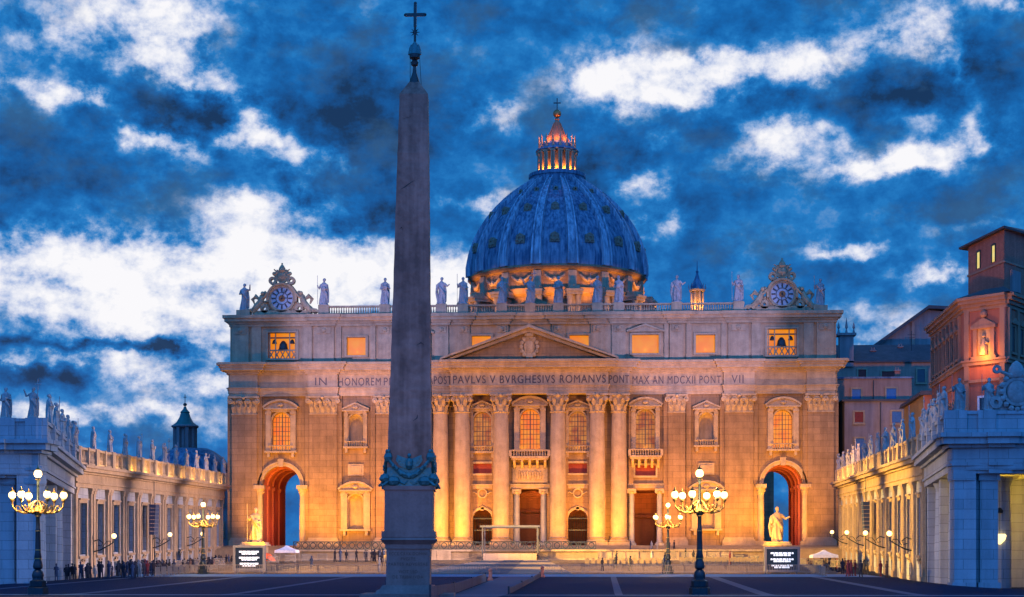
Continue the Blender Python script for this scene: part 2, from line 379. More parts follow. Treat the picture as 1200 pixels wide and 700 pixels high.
# ------------------------------------------------------------------ ground
def lerp(a, b, t): t = max(0, min(1, t)); return a+(b-a)*t
def ground(x, y):
    cen = lerp(0, 1.1, (y-125)/70)
    side = lerp(0, 2.7, (y-185)/115)
    t = max(0, min(1, (abs(x-1)-42)/8)); t = t*t*(3-2*t)
    return cen+(side-cen)*t
def sheet(name, xs, ys, mat, dz=0, fz=ground):
    b = MB(); nx = len(xs)
    b.v = [Vector((x, y, fz(x, y)+dz)) for y in ys for x in xs]
    b.f = [(j*nx+i, j*nx+i+1, (j+1)*nx+i+1, (j+1)*nx+i) for j in range(len(ys)-1) for i in range(nx-1)]
    return tag(b.build(name, mat), kind='structure')
def rng(a, b, n): return [a+(b-a)*i/n for i in range(n+1)]
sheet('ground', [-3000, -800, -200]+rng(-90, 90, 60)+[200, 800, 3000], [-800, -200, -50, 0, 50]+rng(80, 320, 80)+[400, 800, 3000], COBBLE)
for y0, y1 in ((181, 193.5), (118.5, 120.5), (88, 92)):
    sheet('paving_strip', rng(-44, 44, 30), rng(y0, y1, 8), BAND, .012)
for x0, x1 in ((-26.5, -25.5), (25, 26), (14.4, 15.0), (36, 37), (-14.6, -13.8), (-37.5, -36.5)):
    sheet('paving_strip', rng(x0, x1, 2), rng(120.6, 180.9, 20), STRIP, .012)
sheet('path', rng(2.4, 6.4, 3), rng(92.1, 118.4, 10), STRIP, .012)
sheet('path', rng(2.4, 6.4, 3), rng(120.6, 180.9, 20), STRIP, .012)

# parvis: paved apron, broad low steps, sloping central ramp
def step_z(y): return 1.1+1.8*max(0, min(1, (y-200)/50))
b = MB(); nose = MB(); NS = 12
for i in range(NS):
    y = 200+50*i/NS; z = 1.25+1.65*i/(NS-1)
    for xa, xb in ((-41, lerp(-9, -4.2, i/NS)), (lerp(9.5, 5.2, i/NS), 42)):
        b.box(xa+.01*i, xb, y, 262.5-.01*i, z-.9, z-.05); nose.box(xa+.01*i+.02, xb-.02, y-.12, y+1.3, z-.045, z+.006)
tag(b.build('steps', stone('shade_toned_step_body', (.22, .15, .09), .4, .4, .85)), kind='structure'); tag(nose.build('steps', stone('light_toned_step_edge', (.58, .46, .32), .3, .6, .8)), kind='structure')  # pale edges, dark bodies: light and shade coloured in so step lines show
sheet('apron', rng(-42, 43, 20), rng(193.6, 200.5, 3), PAVE, .02)
b = MB()
def quadsheet(b, rows):  # rows of (y, x0, x1, z)
    n = len(rows); b.add([p for (y, x0, x1, z) in rows for p in ((x0, y, z), (x1, y, z))], [(2*i, 2*i+1, 2*i+3, 2*i+2) for i in range(n-1)])
quadsheet(b, [(196, -9.4, 10, 1.15), (225, -6.9, 7.6, 2.1), (250, -4.3, 5.3, 2.93), (262.4, -4.3, 5.3, 2.94)])
tag(b.build('ramp', PAVE), kind='structure')
b = MB(); quadsheet(b, [(196, -1.9, 2.3, 1.165), (225, -1.5, 1.9, 2.115), (250, -1.2, 1.6, 2.945)])
tag(b.build('ramp_strip', stone('grey_basalt', (.13, .13, .14), .3, .4, .7)), kind='structure')
# upper terrace with its retaining wall, flanking ramps and church steps
b = MB()
b.box(-36, 38.5, 262.6, 290, 0, 4.6)
b.add([(-36,262.61,4.6),(-36,290,4.6),(-46,290,2.9),(-46,262.61,2.2),(-36,262.61,0),(-36,290,0),(-46,290,0),(-46,262.61,0)], [(0,1,2,3),(0,3,7,4),(2,3,7,6),(1,2,6,5)])
b.add([(38.5,262.61,4.6),(38.5,290,4.6),(48,290,2.9),(48,262.61,2.2),(38.5,262.61,0),(38.5,290,0),(48,290,0),(48,262.61,0)], [(0,3,2,1),(0,4,7,3),(2,6,7,3),(1,5,6,2)])
for i in range(6): b.box(-60+.4*i, 60-.4*i, 290.1+1.6*i, 312, 0, 4.75+.16*i)
b.box(-57.8, 57.8, 300, 312.6, 0, FL)
tag(b.build('terrace', STEP), kind='structure')
b = MB(); b.box(-36.3, 38.8, 262.2, 262.9, 4.3, 4.62); b.box(-36.2, 38.7, 262.3, 262.9, 2.8, 3.2)
tag(b.build('terrace_edge', TRIM), kind='structure')

# ------------------------------------------------------------------ basilica
bas = thing('basilica', 'domed baroque church with floodlit columned front filling the far side of the square', 'church', (0, 311, FL))
YW = 311.0
ENT0, ARC1, FRZ1, COR1 = 34.0, 35.6, 38.1, 40.2
ATT1, TOP1, BAL1 = 47.3, 49.4, 51.1
def P(b, name, mat, par=bas, smooth=False): return b.build(name, mat, par, smooth)

# giant order positions (x, half width, front y)
PIL = [(-54.0, 2.4), (-39.0, 2.6), (-27.4, 1.6), (27.4, 1.6), (38.9, 2.6), (54.0, 2.4)]
COLS = [-16.7, -12.6, -5.3, 5.3, 12.6, 16.6]
DOORB = 21.6; NICHE = 32.9; ARCHB = 47.1
# wall bays: (x0, x1, openings)
bays = []
bays.append((-5.3, 5.3, [(0, 6.4, FL, 16.4, False), (0, 3.7, 24.0, 31.4, True)]))
for sg in (-1, 1):
    bays.append((sg*5.3, sg*12.6, [(sg*8.95, 3.6, FL, 12.6, True), (sg*8.95, 3.5, 19.4, 21.2, False), (sg*8.95, 3.3, 23.8, 30.9, True)]))
    bays.append((sg*12.6, sg*16.6, []))
    bays.append((sg*16.6, sg*27.0, [(sg*DOORB, 4.6, FL, 16.2, False), (sg*DOORB, 3.8, 18.9, 20.8, False), (sg*DOORB, 3.5, 24.0, 31.2, True)]))
    bays.append((sg*27.0, sg*36.4, [(sg*NICHE, 2.9, 9.2, 15.5, True), (sg*NICHE, 2.7, 24.8, 30.6, True)]))
    bays.append((sg*36.4, sg*43.0, []))
    bays.append((sg*43.0, sg*51.4, [(sg*ARCHB, 7.2, FL, 20.9, True), (sg*ARCHB, 3.5, 24.0, 31.0, True)]))
    bays.append((sg*51.4, sg*57.3, []))
b = MB()
for x0, x1, ops in bays: b.wall(min(x0, x1), max(x0, x1), FL-.6, ENT0+.3, YW, ops, 1.1)
b.box(-57.3, -51.6, YW+.01, 333, FL-.6, ENT0); b.box(51.6, 57.3, YW+.01, 333, FL-.6, ENT0)   # the end piers' depth
b.box(-42.4, -40, YW+1.2, 333, FL, 36); b.box(40, 42.4, YW+1.2, 333, FL, 36)
b.box(-57.2, 57.2, 330, 333, 24, 47); b.box(-56.9, 56.9, YW+3.2, 331, 44, 47)
b.box(-42.4, -27, 330.5, 332, FL, 24.5); b.box(27, 42.4, 330.5, 332, FL, 24.5)
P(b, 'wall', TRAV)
# tunnels behind the two end arches
for sg in (-1, 1):
    v = MB(); K = 14; zs = 20.9-3.6
    pr = [(sg*ARCHB-3.6, FL), (sg*ARCHB-3.6, zs)]+[(sg*ARCHB-3.6*math.cos(PI*i/K), zs+3.6*math.sin(PI*i/K)) for i in range(1, K)]+[(sg*ARCHB+3.6, zs), (sg*ARCHB+3.6, FL)]
    for i in range(len(pr)-1):
        (a, z), (c, e) = pr[i], pr[i+1]; v.add([(a,YW+1.1,z),(c,YW+1.1,e),(c,333,e),(a,333,z)], [(0,1,2,3)])
    for yy in (315, 320, 326):
        v.ring(sg*ARCHB, zs, 3.3, 3.62, yy, yy+.8, K=14)
        for sx in (-1, 1): v.box(sg*ARCHB+sx*3.3, sg*ARCHB+sx*3.62, yy, yy+.8, FL, zs); v.box(sg*ARCHB+sx*3.0, sg*ARCHB+sx*3.63, yy-.2, yy+1, zs-.7, zs-.1)
    v.wall(sg*ARCHB-4.2, sg*ARCHB+4.2, FL, 24, 333.02, [(sg*ARCHB, 7.1, FL, 20.8, True)], .5)
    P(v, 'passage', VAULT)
    point((sg*ARCHB, 318, 9), 480, (1, .22, .08), .4); point((sg*ARCHB, 326, 14), 260, (1, .22, .08), .4)

def mould(b, x0, x1, yf, layers, yb=YW+.5, ends=True):
    """a run of stacked mouldings: layers of (z0, z1, projection)"""
    for z0, z1, p in layers: b.box(x0-(p if ends else 0), x1+(p if ends else 0), yf-p, yb, z0, z1)
ENTL = [(ENT0, 34.5, 0), (34.5, 35.1, .12), (35.1, 35.45, .22), (35.45, ARC1, .4), (ARC1, FRZ1, .05), (FRZ1, 38.45, .35), (38.45, 38.75, .6), (38.75, 39.3, 1.35), (39.3, 39.75, 1.6), (39.75, COR1, 1.95)]
segs = [(-57.0, 57.0, 310.3, 0)]+[(x-h-.2, x+h+.2, 309.5, 1) for x, h in PIL if h > 2]+[(-18.7, -14.7, 308.5, 2), (14.7, 18.6, 308.5, 2), (-14.6, 14.6, 307.7, 3)]
b = MB()
for x0, x1, yf, k in segs: mould(b, x0, x1, yf, [(a+.004*k, c+.004*k, p) for a, c, p in ENTL], YW+.5+.01*k)
for i in range(-118, 119):     # dentils under the cornice
    x = i*.48; yf = 307.7 if abs(x) < 14.5 else 310.3
    b.box(x-.13, x+.13, yf-.75, yf-.3, 38.42, 38.74)
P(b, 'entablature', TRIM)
text_mesh('IN', 2.1, 2.2, LETTER, bas, (-39.3, 309.42, 35.95), 'inscription', .06)
text_mesh('HONOREM', 2.1, 8.0, LETTER, bas, (-32.1, 310.22, 35.95), 'inscription', .06)
text_mesh('PRINCIPIS', 2.1, 8.2, LETTER, bas, (-23.4, 310.22, 35.95), 'inscription', .06)
text_mesh('APOST', 2.1, 4.3, LETTER, bas, (-16.75, 308.42, 35.95), 'inscription', .06)
text_mesh('PAVLVS V BVRGHESIVS ROMANVS', 2.1, 28.4, LETTER, bas, (0, 307.62, 35.95), 'inscription', .06)
text_mesh('PONT', 2.1, 3.7, LETTER, bas, (16.65, 308.42, 35.95), 'inscription', .06)
text_mesh('MAX AN MDCXII PONT', 2.1, 16.4, LETTER, bas, (27.4, 310.22, 35.95), 'inscription', .06)
text_mesh('VII', 2.1, 2.2, LETTER, bas, (38.6, 309.42, 35.95), 'inscription', .06)

# columns with Corinthian capitals
def capital(b, x, yc, r, z0, z1, flat=None):
    """bell, two rows of curled leaves, corner volutes, abacus"""
    h = z1-z0
    if flat:
        hw, yf = flat
        b.prism([(x-hw*.96, z0+.15), (x+hw*.96, z0+.15), (x+hw*1.12, z1-.4), (x-hw*1.12, z1-.4)], yf-.05, YW+.4)
        b.box(x-hw-.1, x+hw+.1, yf-.15, YW+.3, z0, z0+.2)
        n = max(3, int(hw*2/.9))
        for row, (za, zt) in enumerate(((.06, .42), (.36, .74))):
            m = n+row
            for i in range(m):
                xx = x-hw+(2*hw)*(i+.5)/m; d = .26+.1*row
                b.add([(xx-.3,yf-.05,z0+h*za),(xx+.3,yf-.05,z0+h*za),(xx+.34,yf-d-.12,z0+h*zt*.86),(xx-.34,yf-d-.12,z0+h*zt*.86),(xx+.2,yf-d-.42,z0+h*zt),(xx-.2,yf-d-.42,z0+h*zt),(xx+.14,yf-d-.38,z0+h*zt-.34),(xx-.14,yf-d-.38,z0+h*zt-.34)],
                    [(0,1,2,3),(3,2,4,5),(5,4,6,7)])
        for sx in (-1, 1):
            for s2 in (0, 1): b.ring(x+sx*(hw*(1.08-.75*s2)), z1-.95, .16, .52, yf-.62, yf-.1, 0, 2*PI, 10); b.ball((x+sx*(hw*(1.08-.75*s2)), yf-.6, z1-.95), .2, 6)
        b.box(x-hw*1.16-.15, x+hw*1.16+.15, yf-.75, YW+.2, z1-.4, z1-.02); b.ball((x, yf-.75, z1-.35), .36, 8)
        return
    b.lathe([(r*.93, z0), (r*1.02, z0+.1), (r*1.02, z0+.22), (r*.9, z0+.3), (r*.93, z0+h*.5), (r*1.15, z1-.6), (r*1.3, z1-.42)], 20, (x, yc, 0))
    for row, (za, zt) in enumerate(((.08, .42), (.36, .72))):
        for i in range(8):
            a = 2*PI*(i+.5*row)/8; M = T(x, yc, 0, a)
            r0 = r*.95+.05; d = .24+.1*row
            b.add([(r0,-.36,z0+h*za),(r0,.36,z0+h*za),(r0+d,.38,z0+h*zt*.86),(r0+d,-.38,z0+h*zt*.86),(r0+d+.34,.22,z0+h*zt),(r0+d+.34,-.22,z0+h*zt),(r0+d+.3,.15,z0+h*zt-.36),(r0+d+.3,-.15,z0+h*zt-.36)],
                [(0,1,2,3),(3,2,4,5),(5,4,6,7)], M)
    for i in range(4):
        a = PI/4+i*PI/2; M = T(x, yc, 0, a)
        b.add([(0,0,0)], [], M); b.ring(r*1.42, z1-.95, .16, .52, -.2, .2, 0, 2*PI, 10, M=M); b.ball((r*1.45, 0, z1-.95), .26, 6, M=M)
    k = r*1.38
    b.prism([(x-k, yc-k), (x-k*.5, yc-k*.88), (x, yc-k*.84), (x+k*.5, yc-k*.88), (x+k, yc-k), (x+k*.86, yc), (x+k, yc+k), (x-k, yc+k), (x-k*.86, yc)], 0, .38,
            Matrix.Translation((0, 0, z1-.4)) @ Matrix(((1,0,0,0),(0,0,1,0),(0,1,0,0),(0,0,0,1))))
    b.ball((x, yc-k*.95, z1-.25), .34, 8)
CAP0 = 30.5
for x in COLS:
    yc = 309.55 if abs(x) > 15 else 309.0; r = 1.52
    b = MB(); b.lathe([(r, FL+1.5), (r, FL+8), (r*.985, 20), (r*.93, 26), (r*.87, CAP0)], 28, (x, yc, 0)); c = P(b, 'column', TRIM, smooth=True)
    b = MB(); b.box(x-1.95, x+1.95, yc-1.95, YW+.3, FL-.2, FL+.75)
    b.lathe([(1.9, FL+.75), (2.0, FL+.95), (1.9, FL+1.15), (1.62, FL+1.2), (1.62, FL+1.32), (1.78, FL+1.45), (1.56, FL+1.6)], 24, (x, yc, 0)); b.build('base', TRIM, c, True)
    b = MB(); capital(b, x, yc, 1.5, CAP0, ENT0); b.build('capital', CARV, c)
for x, h in PIL:
    b = MB(); b.box(x-h, x+h, 310.05, YW+.4, FL+1.6, CAP0)
    if h > 2: b.box(x-h-.9, x+h+.9, 310.5, YW+.41, FL+.5, ENT0)
    c = P(b, 'pilaster', TRAV)
    b = MB(); b.box(x-h-.5, x+h+.5, 309.55, YW+.3, FL-.3, FL+.9); b.box(x-h-.4, x+h+.4, 309.65, YW+.31, FL+.9, FL+1.2); b.box(x-h-.2, x+h+.2, 309.85, YW+.32, FL+1.2, FL+1.6); b.build('base', TRIM, c)
    b = MB(); capital(b, x, 0, 0, CAP0, ENT0, (h, 310.0)); b.build('capital', CARV, c)
# half-hidden wall pilasters beside the columns
for x in (-18.9, -11.2, -6.7, 6.7, 11.2, 18.9, -25.4, -29.6, 29.6, 25.4):
    b = MB(); b.box(x-.45, x+.45, 310.5, YW+.2, FL, ENT0-.02); P(b, 'wall_strip', TRAV)

# windows, doors, niches
def aedicule(x, w_, zb, zt, kind, mat=TRIM, bal=True, depth=.55, pedz=1.5, arch=True, open_glass=None, wide=.75, bars=True):
    """window: frame > pediment, sill, pane"""
    hw = w_/2; y = YW-.02
    f = MB(); f.box(x-hw-wide, x-hw-.12, y-depth, y+.1, zb-.3, zt+.35); f.box(x+hw+.12, x+hw+wide, y-depth, y+.1, zb-.3, zt+.35)
    f.box(x-hw-wide+.08, x+hw+wide-.08, y-depth+.06, y+.1, zt+.08, zt+.5)
    if arch: f.ring(x, zt-hw, hw, hw+.28, y-.3, y+.05)
    f.box(x-hw-.12, x-hw+.02, y-.3, y+.12, zb, zt-hw if arch else zt); f.box(x+hw-.02, x+hw+.12, y-.3, y+.12, zb, zt-hw if arch else zt)
    for sx in (-1, 1):
        f.box(x+sx*(hw+.05)+min(0, sx*wide), x+sx*(hw+.05)+max(0, sx*wide), y-depth-.15, y+.1, zt-.35, zt+.1)
        f.box(x+sx*(hw+wide/2)-.28, x+sx*(hw+wide/2)+.28, y-depth-.2, y+.1, zt+.1, zt+.5)
    win = P(f, 'window', mat)
    p = MB(); W2 = hw+wide+.35; z = zt+.5
    p.box(x-W2, x+W2, y-depth-.45, y+.1, z, z+.28)
    if kind == 'tri':
        p.prism([(x-W2, z+.28), (x+W2, z+.28), (x, z+.28+pedz)], y-depth-.1, y+.1)
        for sx in (-1, 1): p.prism([(x+sx*W2*1.03, z+.28), (x+sx*W2*1.03, z+.55), (x, z+.62+pedz), (x, z+.3+pedz)], y-depth-.55, y+.12+.003*sx)
    else:
        R_ = (W2*W2+pedz*pedz)/(2*pedz); a = math.asin(min(1, W2/R_)); zc = z+.28+pedz-R_
        p.ring(x, zc, R_-.02, R_+.34, y-depth-.5, y+.12, PI/2-a, PI/2+a, 14)
        p.prism([(x+R_*math.sin(-a+2*a*i/12), zc+R_*math.cos(-a+2*a*i/12)) for i in range(13)], y-depth-.05, y+.1)
    p.ball((x, y-depth-.1, z+.28+pedz*.45), .42, 8, sx=1.6); p.build('pediment', mat, win)
    s_ = MB(); s_.box(x-hw-wide-.2, x+hw+wide+.2, y-depth-.3, y+.1, zb-.65, zb-.3)
    for sx in (-1, 1): s_.box(x+sx*(hw+wide*.5)-.25, x+sx*(hw+wide*.5)+.25, y-depth-.1, y+.1, zb-1.5, zb-.65)
    if bal:
        n = int((w_+1)/.45)
        for i in range(n): xx = x-hw-.4+(w_+.8)*(i+.5)/n; s_.lathe([(.07, 0), (.13, .25), (.06, .6), (.09, .85)], 6, (xx, y-depth-.1, zb-.3))
        s_.box(x-hw-.6, x+hw+.6, y-depth-.25, y-depth+.05, zb+.55, zb+.72)
    s_.build('sill', mat, win)
    if open_glass:
        g = MB(); yy = YW+1.08
        g.prism([(x-hw, zb), (x+hw, zb)]+([(x+hw*math.cos(PI*i/12), zt-hw+hw*math.sin(PI*i/12)) for i in range(13)] if arch else [(x+hw, zt), (x-hw, zt)]), yy, yy+.05)
        g.build('pane', open_glass, win)
        if bars:
            m = MB()
            for i in range(1, 6): xx = x-hw+w_*i/6; m.box(xx-.04, xx+.04, yy-.12, yy-.02, zb, zt-hw*.25*abs(i-3) if arch else zt)
            k = int((zt-zb)/.95)
            for i in range(1, k+1): zz = zb+(zt-zb)*i/(k+1); m.box(x-hw*.98, x+hw*.98, yy-.13, yy-.03, zz-.045, zz+.045)
            m.box(x-.09, x+.09, yy-.16, yy-.04, zb, zt-.3)
            m.build('glazing_bars', LETTER, win)
    return win
def niche_back(x, w_, zb, zt, par, deep=1.0):
    g = MB(); hw = w_/2; K = 10
    g.lathe([(hw, zb), (hw, zt-hw)]+[(hw*math.cos(a*PI/16), zt-hw+hw*math.sin(a*PI/16)) for a in range(1, 9)], 12, (x, YW+.05, 0), 0, PI, sy=deep)
    g.build('niche', TRIM, par, True)
aedicule(0, 3.7, 24.0, 31.4, 'seg', bal=False, open_glass=LITW, wide=1.1, pedz=1.3, depth=.8)
for sg in (-1, 1):
    aedicule(sg*8.95, 3.3, 23.8, 30.9, 'tri', open_glass=DIMW, wide=.55, pedz=1.0)
    aedicule(sg*DOORB, 3.5, 24.0, 31.2, 'seg', bal=False, open_glass=DIMW, wide=.9, pedz=1.2, depth=.7)
    aedicule(sg*ARCHB, 3.5, 24.0, 31.0, 'seg', open_glass=LITW, wide=1.1, pedz=1.3, depth=.8)
    w_ = aedicule(sg*NICHE, 2.7, 24.8, 30.6, 'tri', wide=.8, pedz=1.1); niche_back(sg*NICHE, 2.7, 24.8, 30.6, w_)
    w_ = aedicule(sg*NICHE, 2.9, 9.2, 15.5, 'seg', wide=1.3, pedz=1.3, bal=False, depth=.8); niche_back(sg*NICHE, 2.9, 9.2, 15.5, w_)
    point((sg*ARCHB, YW+.4, 24.3), 40, GOLD, .2); point((sg*8.95, YW+.5, 24.1), 30, AMBER, .2); point((sg*DOORB, YW+.5, 24.3), 40, AMBER, .2)
point((-1.2, YW-.6, 24.2), 55, GOLD, .2); point((1.2, YW-.6, 24.2), 55, GOLD, .2)
# balconies
def balcony(x, hw, z, dep=2.0):
    b = MB(); b.box(x-hw, x+hw, YW-dep, YW+.1, z, z+.35); b.box(x-hw+.2, x+hw-.2, YW-dep+.25, YW+.1, z-.3, z)
    for i in range(5):
        xx = x-hw*.8+hw*1.6*i/4; b.prism([(0, 0), (0, -1.6), (-.5, -1.5), (-dep*.8, -.35), (-dep*.8, 0)], -.22, .22, Matrix.Translation((xx, YW, z-.3)) @ Matrix(((0,1,0,0),(1,0,0,0),(0,0,1,0),(0,0,0,1))))
    n = int(hw*2/.5)
    for i in range(n+1):
        xx = x-hw+.2+(2*hw-.4)*i/n; b.lathe([(.09, z+.35), (.16, z+.65), (.07, z+1.05), (.1, z+1.35)], 6, (xx, YW-dep+.25, 0))
    for sx in (-1, 1): b.box(x+sx*hw-.25, x+sx*hw+.25, YW-dep, YW-dep+.5, z+.35, z+1.5)
    b.box(x-hw, x+hw, YW-dep+.05, YW-dep+.45, z+1.35, z+1.56)
    for sx in (-1, 1): b.box(x+sx*(hw-.2)-.12, x+sx*(hw-.2)+.12, YW-dep+.5, YW, z+1.3, z+1.5)
    P(b, 'balcony', TRIM)
balcony(0, 3.6, 22.1, 2.4)
for sg in (-1, 1): balcony(sg*DOORB, 3.0, 22.2, 1.9)
# relief panel under the balcony, red panels, cartouches, string courses
b = MB(); b.box(-3.3, 3.3, YW-.3, YW+.1, 17.6, 20.9); P(b, 'relief_frame', TRIM)
b = MB(); b.box(-2.4, 2.4, YW-.36, YW-.28, 18.0, 20.3)
for i in range(9): xx = -2+.5*i; b.ball((xx, YW-.4, 19.7-.15*(i % 3)), .2, 7); b.tube([(xx, YW-.4, 19.6), (xx+.08, YW-.42, 18.9), (xx-.06, YW-.4, 18.1)], [.2, .24, .12], 6)
P(b, 'relief_panel', CARV)
for sg in (-1, 1):
    for x, hw, z0, z1 in ((sg*8.95, 1.75, 19.4, 21.2), (sg*DOORB, 1.9, 18.9, 20.8)):
        b = MB(); b.box(x-hw-.35, x+hw+.35, YW-.22, YW+.05, z0-.4, z0-.05); b.box(x-hw-.35, x+hw+.35, YW-.22, YW+.05, z1+.05, z1+.4)
        b.box(x-hw-.35, x-hw-.02, YW-.22, YW+.05, z0-.05, z1+.05); b.box(x+hw+.02, x+hw+.35, YW-.22, YW+.05, z0-.05, z1+.05); c = P(b, 'panel_frame', TRIM)
        b = MB(); b.box(x-hw, x+hw, YW+.5, YW+.6, z0, z1); b.build('panel', REDP, c)
    b = MB(); b.box(sg*NICHE-1.5, sg*NICHE+1.5, YW-.25, YW, 19.0, 21.2); b.box(sg*NICHE-1.1, sg*NICHE+1.1, YW-.35, YW, 19.4, 20.8); P(b, 'panel_frame', TRIM)
    b = MB(); x = sg*8.95; b.ring(x, 15.6, .7, .95, YW-.3, YW, 0, 2*PI, 18)
    for k in (-1, 1): b.tube([(x+k*1.0, YW-.15, 15.5), (x+k*1.6, YW-.2, 15.9), (x+k*2.1, YW-.2, 15.4), (x+k*1.8, YW-.2, 15.1)], .14, 6)
    P(b, 'cartouche', CARV)
b = MB()
for x0, x1 in ((-3.7, 3.7), (6.9, 11), (-11, -6.9), (18.3, 25), (-25, -18.3)): b.box(x0, x1, YW-.35, YW+.05, 16.5, 17.1); b.box(x0-.05, x1+.05, YW-.55, YW+.05, 17.1, 17.35)
P(b, 'string_course', TRIM)
# portal columns, doors and the lit portico behind
def portal_col(x, y, zt, r=.62):
    b = MB(); b.box(x-.85, x+.85, y-.85, y+.85, FL, FL+.5); b.lathe([(r*1.25, FL+.5), (r*1.3, FL+.7), (r, FL+.95), (r*.86, zt-1)], 16, (x, y, 0)); c = P(b, 'portal_column', MARB, smooth=True)
    b = MB(); b.lathe([(r*.9, zt-1), (r*1.1, zt-.5)], 14, (x, y, 0)); b.box(x-.85, x+.85, y-.8, y+.8, zt-.45, zt-.02)
    for sx in (-1, 1): b.ring(x+sx*.62, zt-.62, .05, .26, y-.75, y+.75, 0, 2*PI, 10)
    b.build('capital', TRIM, c)
for x in (-2.55, 2.55): portal_col(x, YW+.2, 16.4, .66)
for sg in (-1, 1):
    for sx in (-1, 1): portal_col(sg*DOORB+sx*2.6, YW-.5, 16.4, .55)
    b = MB(); x = sg*8.95; b.ring(x, 12.6-1.8, 1.8, 2.25, YW-.35, YW+.05)
    for sx in (-1, 1): b.box(x+sx*2.02-.22, x+sx*2.02+.22, YW-.2, YW+.05, FL, 10.8)
    b.box(x-.3, x+.3, YW-.35, YW, 12.4, 13.2); P(b, 'door_arch', TRIM)
b = MB(); b.box(-27, 27, 320, 320.6, FL, 17.5); b.box(-27, 27, YW+1.2, 320, 17.4, 18); b.box(-27, 27, YW+1.2, 320, FL-.3, FL+.02)
for x in (-26.8, -14, 14, 26.8): b.box(x-.3, x+.3, YW+1.2, 320, FL, 17.4)
for x in (-5, -12.6, 5, 12.6, -18, 18): b.box(x-.5, x+.5, 319.2, 320, FL, 15.4)
b.ring(0, 12.8, 3.1, 3.7, 319, 320, .35, PI-.35, 14); b.box(-27, 27, 319.3, 320.1, 15.4, 16)
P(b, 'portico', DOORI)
for x, hw, zt in ((0, 1.9, 12), (-8.95, 1.5, 10.5), (8.95, 1.5, 10.5), (-21.6, 1.7, 11), (21.6, 1.7, 11)):
    b = MB(); b.box(x-hw, x+hw, 319.1, 319.3, FL, zt); b.box(x-hw-.3, x-hw, 318.9, 319.4, FL, zt+.3); b.box(x+hw, x+hw+.3, 318.9, 319.4, FL, zt+.3); b.box(x-hw-.4, x+hw+.4, 318.8, 319.4, zt+.3, zt+.7)
    for k in range(4):
        for sx in (-1, 1): b.box(x+sx*hw*.5-hw*.32, x+sx*hw*.5+hw*.32, 319.0, 319.11, FL+.5+k*(zt-FL)/4.2, FL+.2+(k+.85)*(zt-FL)/4.2)
    P(b, 'inner_door', DOORM)
for x, p in ((-21.6, 700), (-8.95, 250), (1.5, 900), (8.95, 250), (21.6, 700)): point((x, 316.5, 15), p, (1, .30, .06), .5)
b = MB()   # iron gates in the small arched doors
for sg in (-1, 1):
    for i in range(9): xx = sg*8.95-1.7+3.4*i/8; b.tube([(xx, YW+.9, FL), (xx, YW+.9, 11.6)], .05, 4)
    for z in (FL+.6, 8.6, 10.8): b.box(sg*8.95-1.75, sg*8.95+1.75, YW+.82, YW+.9, z, z+.22)
P(b, 'gate', DBRONZE)
# arch trims at the two end arches with small columns
for sg in (-1, 1):
    x = sg*ARCHB; zs = 20.9-3.6; b = MB()
    b.ring(x, zs, 3.6, 4.15, YW-.3, YW+.05, K=20); b.ring(x, zs, 4.15, 4.4, YW-.5, YW+.05, K=20)
    b.prism([(x-.4, 20.7), (x+.4, 20.7), (x+.6, 22.2), (x-.6, 22.2)], YW-.7, YW); P(b, 'arch_moulding', TRIM)
    for sx in (-1, 1):
        xx = x+sx*4.1; b = MB(); b.lathe([(.62, FL+.9), (.62, 11), (.55, 15.2)], 14, (xx, YW-.25, 0)); c = P(b, 'arch_column', TRIM, smooth=True)
        b = MB(); b.lathe([(.55, 15.2), (.7, 15.8), (.9, 16.5)], 12, (xx, YW-.25, 0))
        for i in range(6): b.ball((xx+.75*math.cos(i), YW-.3+.6*math.sin(i), 15.9+.4*(i % 2)), .2, 6)
        b.box(xx-1.0, xx+1.0, YW-1.2, YW+.1, 16.5, 17.2); b.build('capital', CARV, c)
        b = MB(); b.box(xx-.95, xx+.95, YW-1.15, YW+.1, FL, FL+.9); b.build('base', TRIM, c)

# attic storey
aops = {0: []}
b = MB()
def abay(x0, x1, ops): b.wall(x0, x1, COR1-.3, ATT1+.1, 311.5, ops, .9)
AW = [(-47.0, 5.4, 41.3, 46.2, 'bell'), (-32.9, 3.6, 41.8, 45.2, 'y'), (-21.6, 5.0, 41.8, 45.3, 'p'), (-9.2, 3.6, 41.8, 45.3, 'y'), (9.2, 3.6, 41.8, 45.3, 'y'), (21.6, 5.0, 41.8, 45.3, 'p'), (32.8, 3.6, 41.8, 45.2, 'y'), (47.0, 5.4, 41.3, 46.2, 'bell')]
edges = [-57.0, -40, -27.4, -14.6, 0, 14.6, 27.4, 40, 57.0]
for i, (x, w_, z0, z1, k) in enumerate(AW): abay(edges[i], edges[i+1], [(x, w_, z0, z1, False)])
b.box(-57.0, -54, 311.6, 333, COR1-.3, ATT1); b.box(54, 57.0, 311.6, 333, COR1-.3, ATT1)
P(b, 'attic_wall', TRIM)
b = MB()
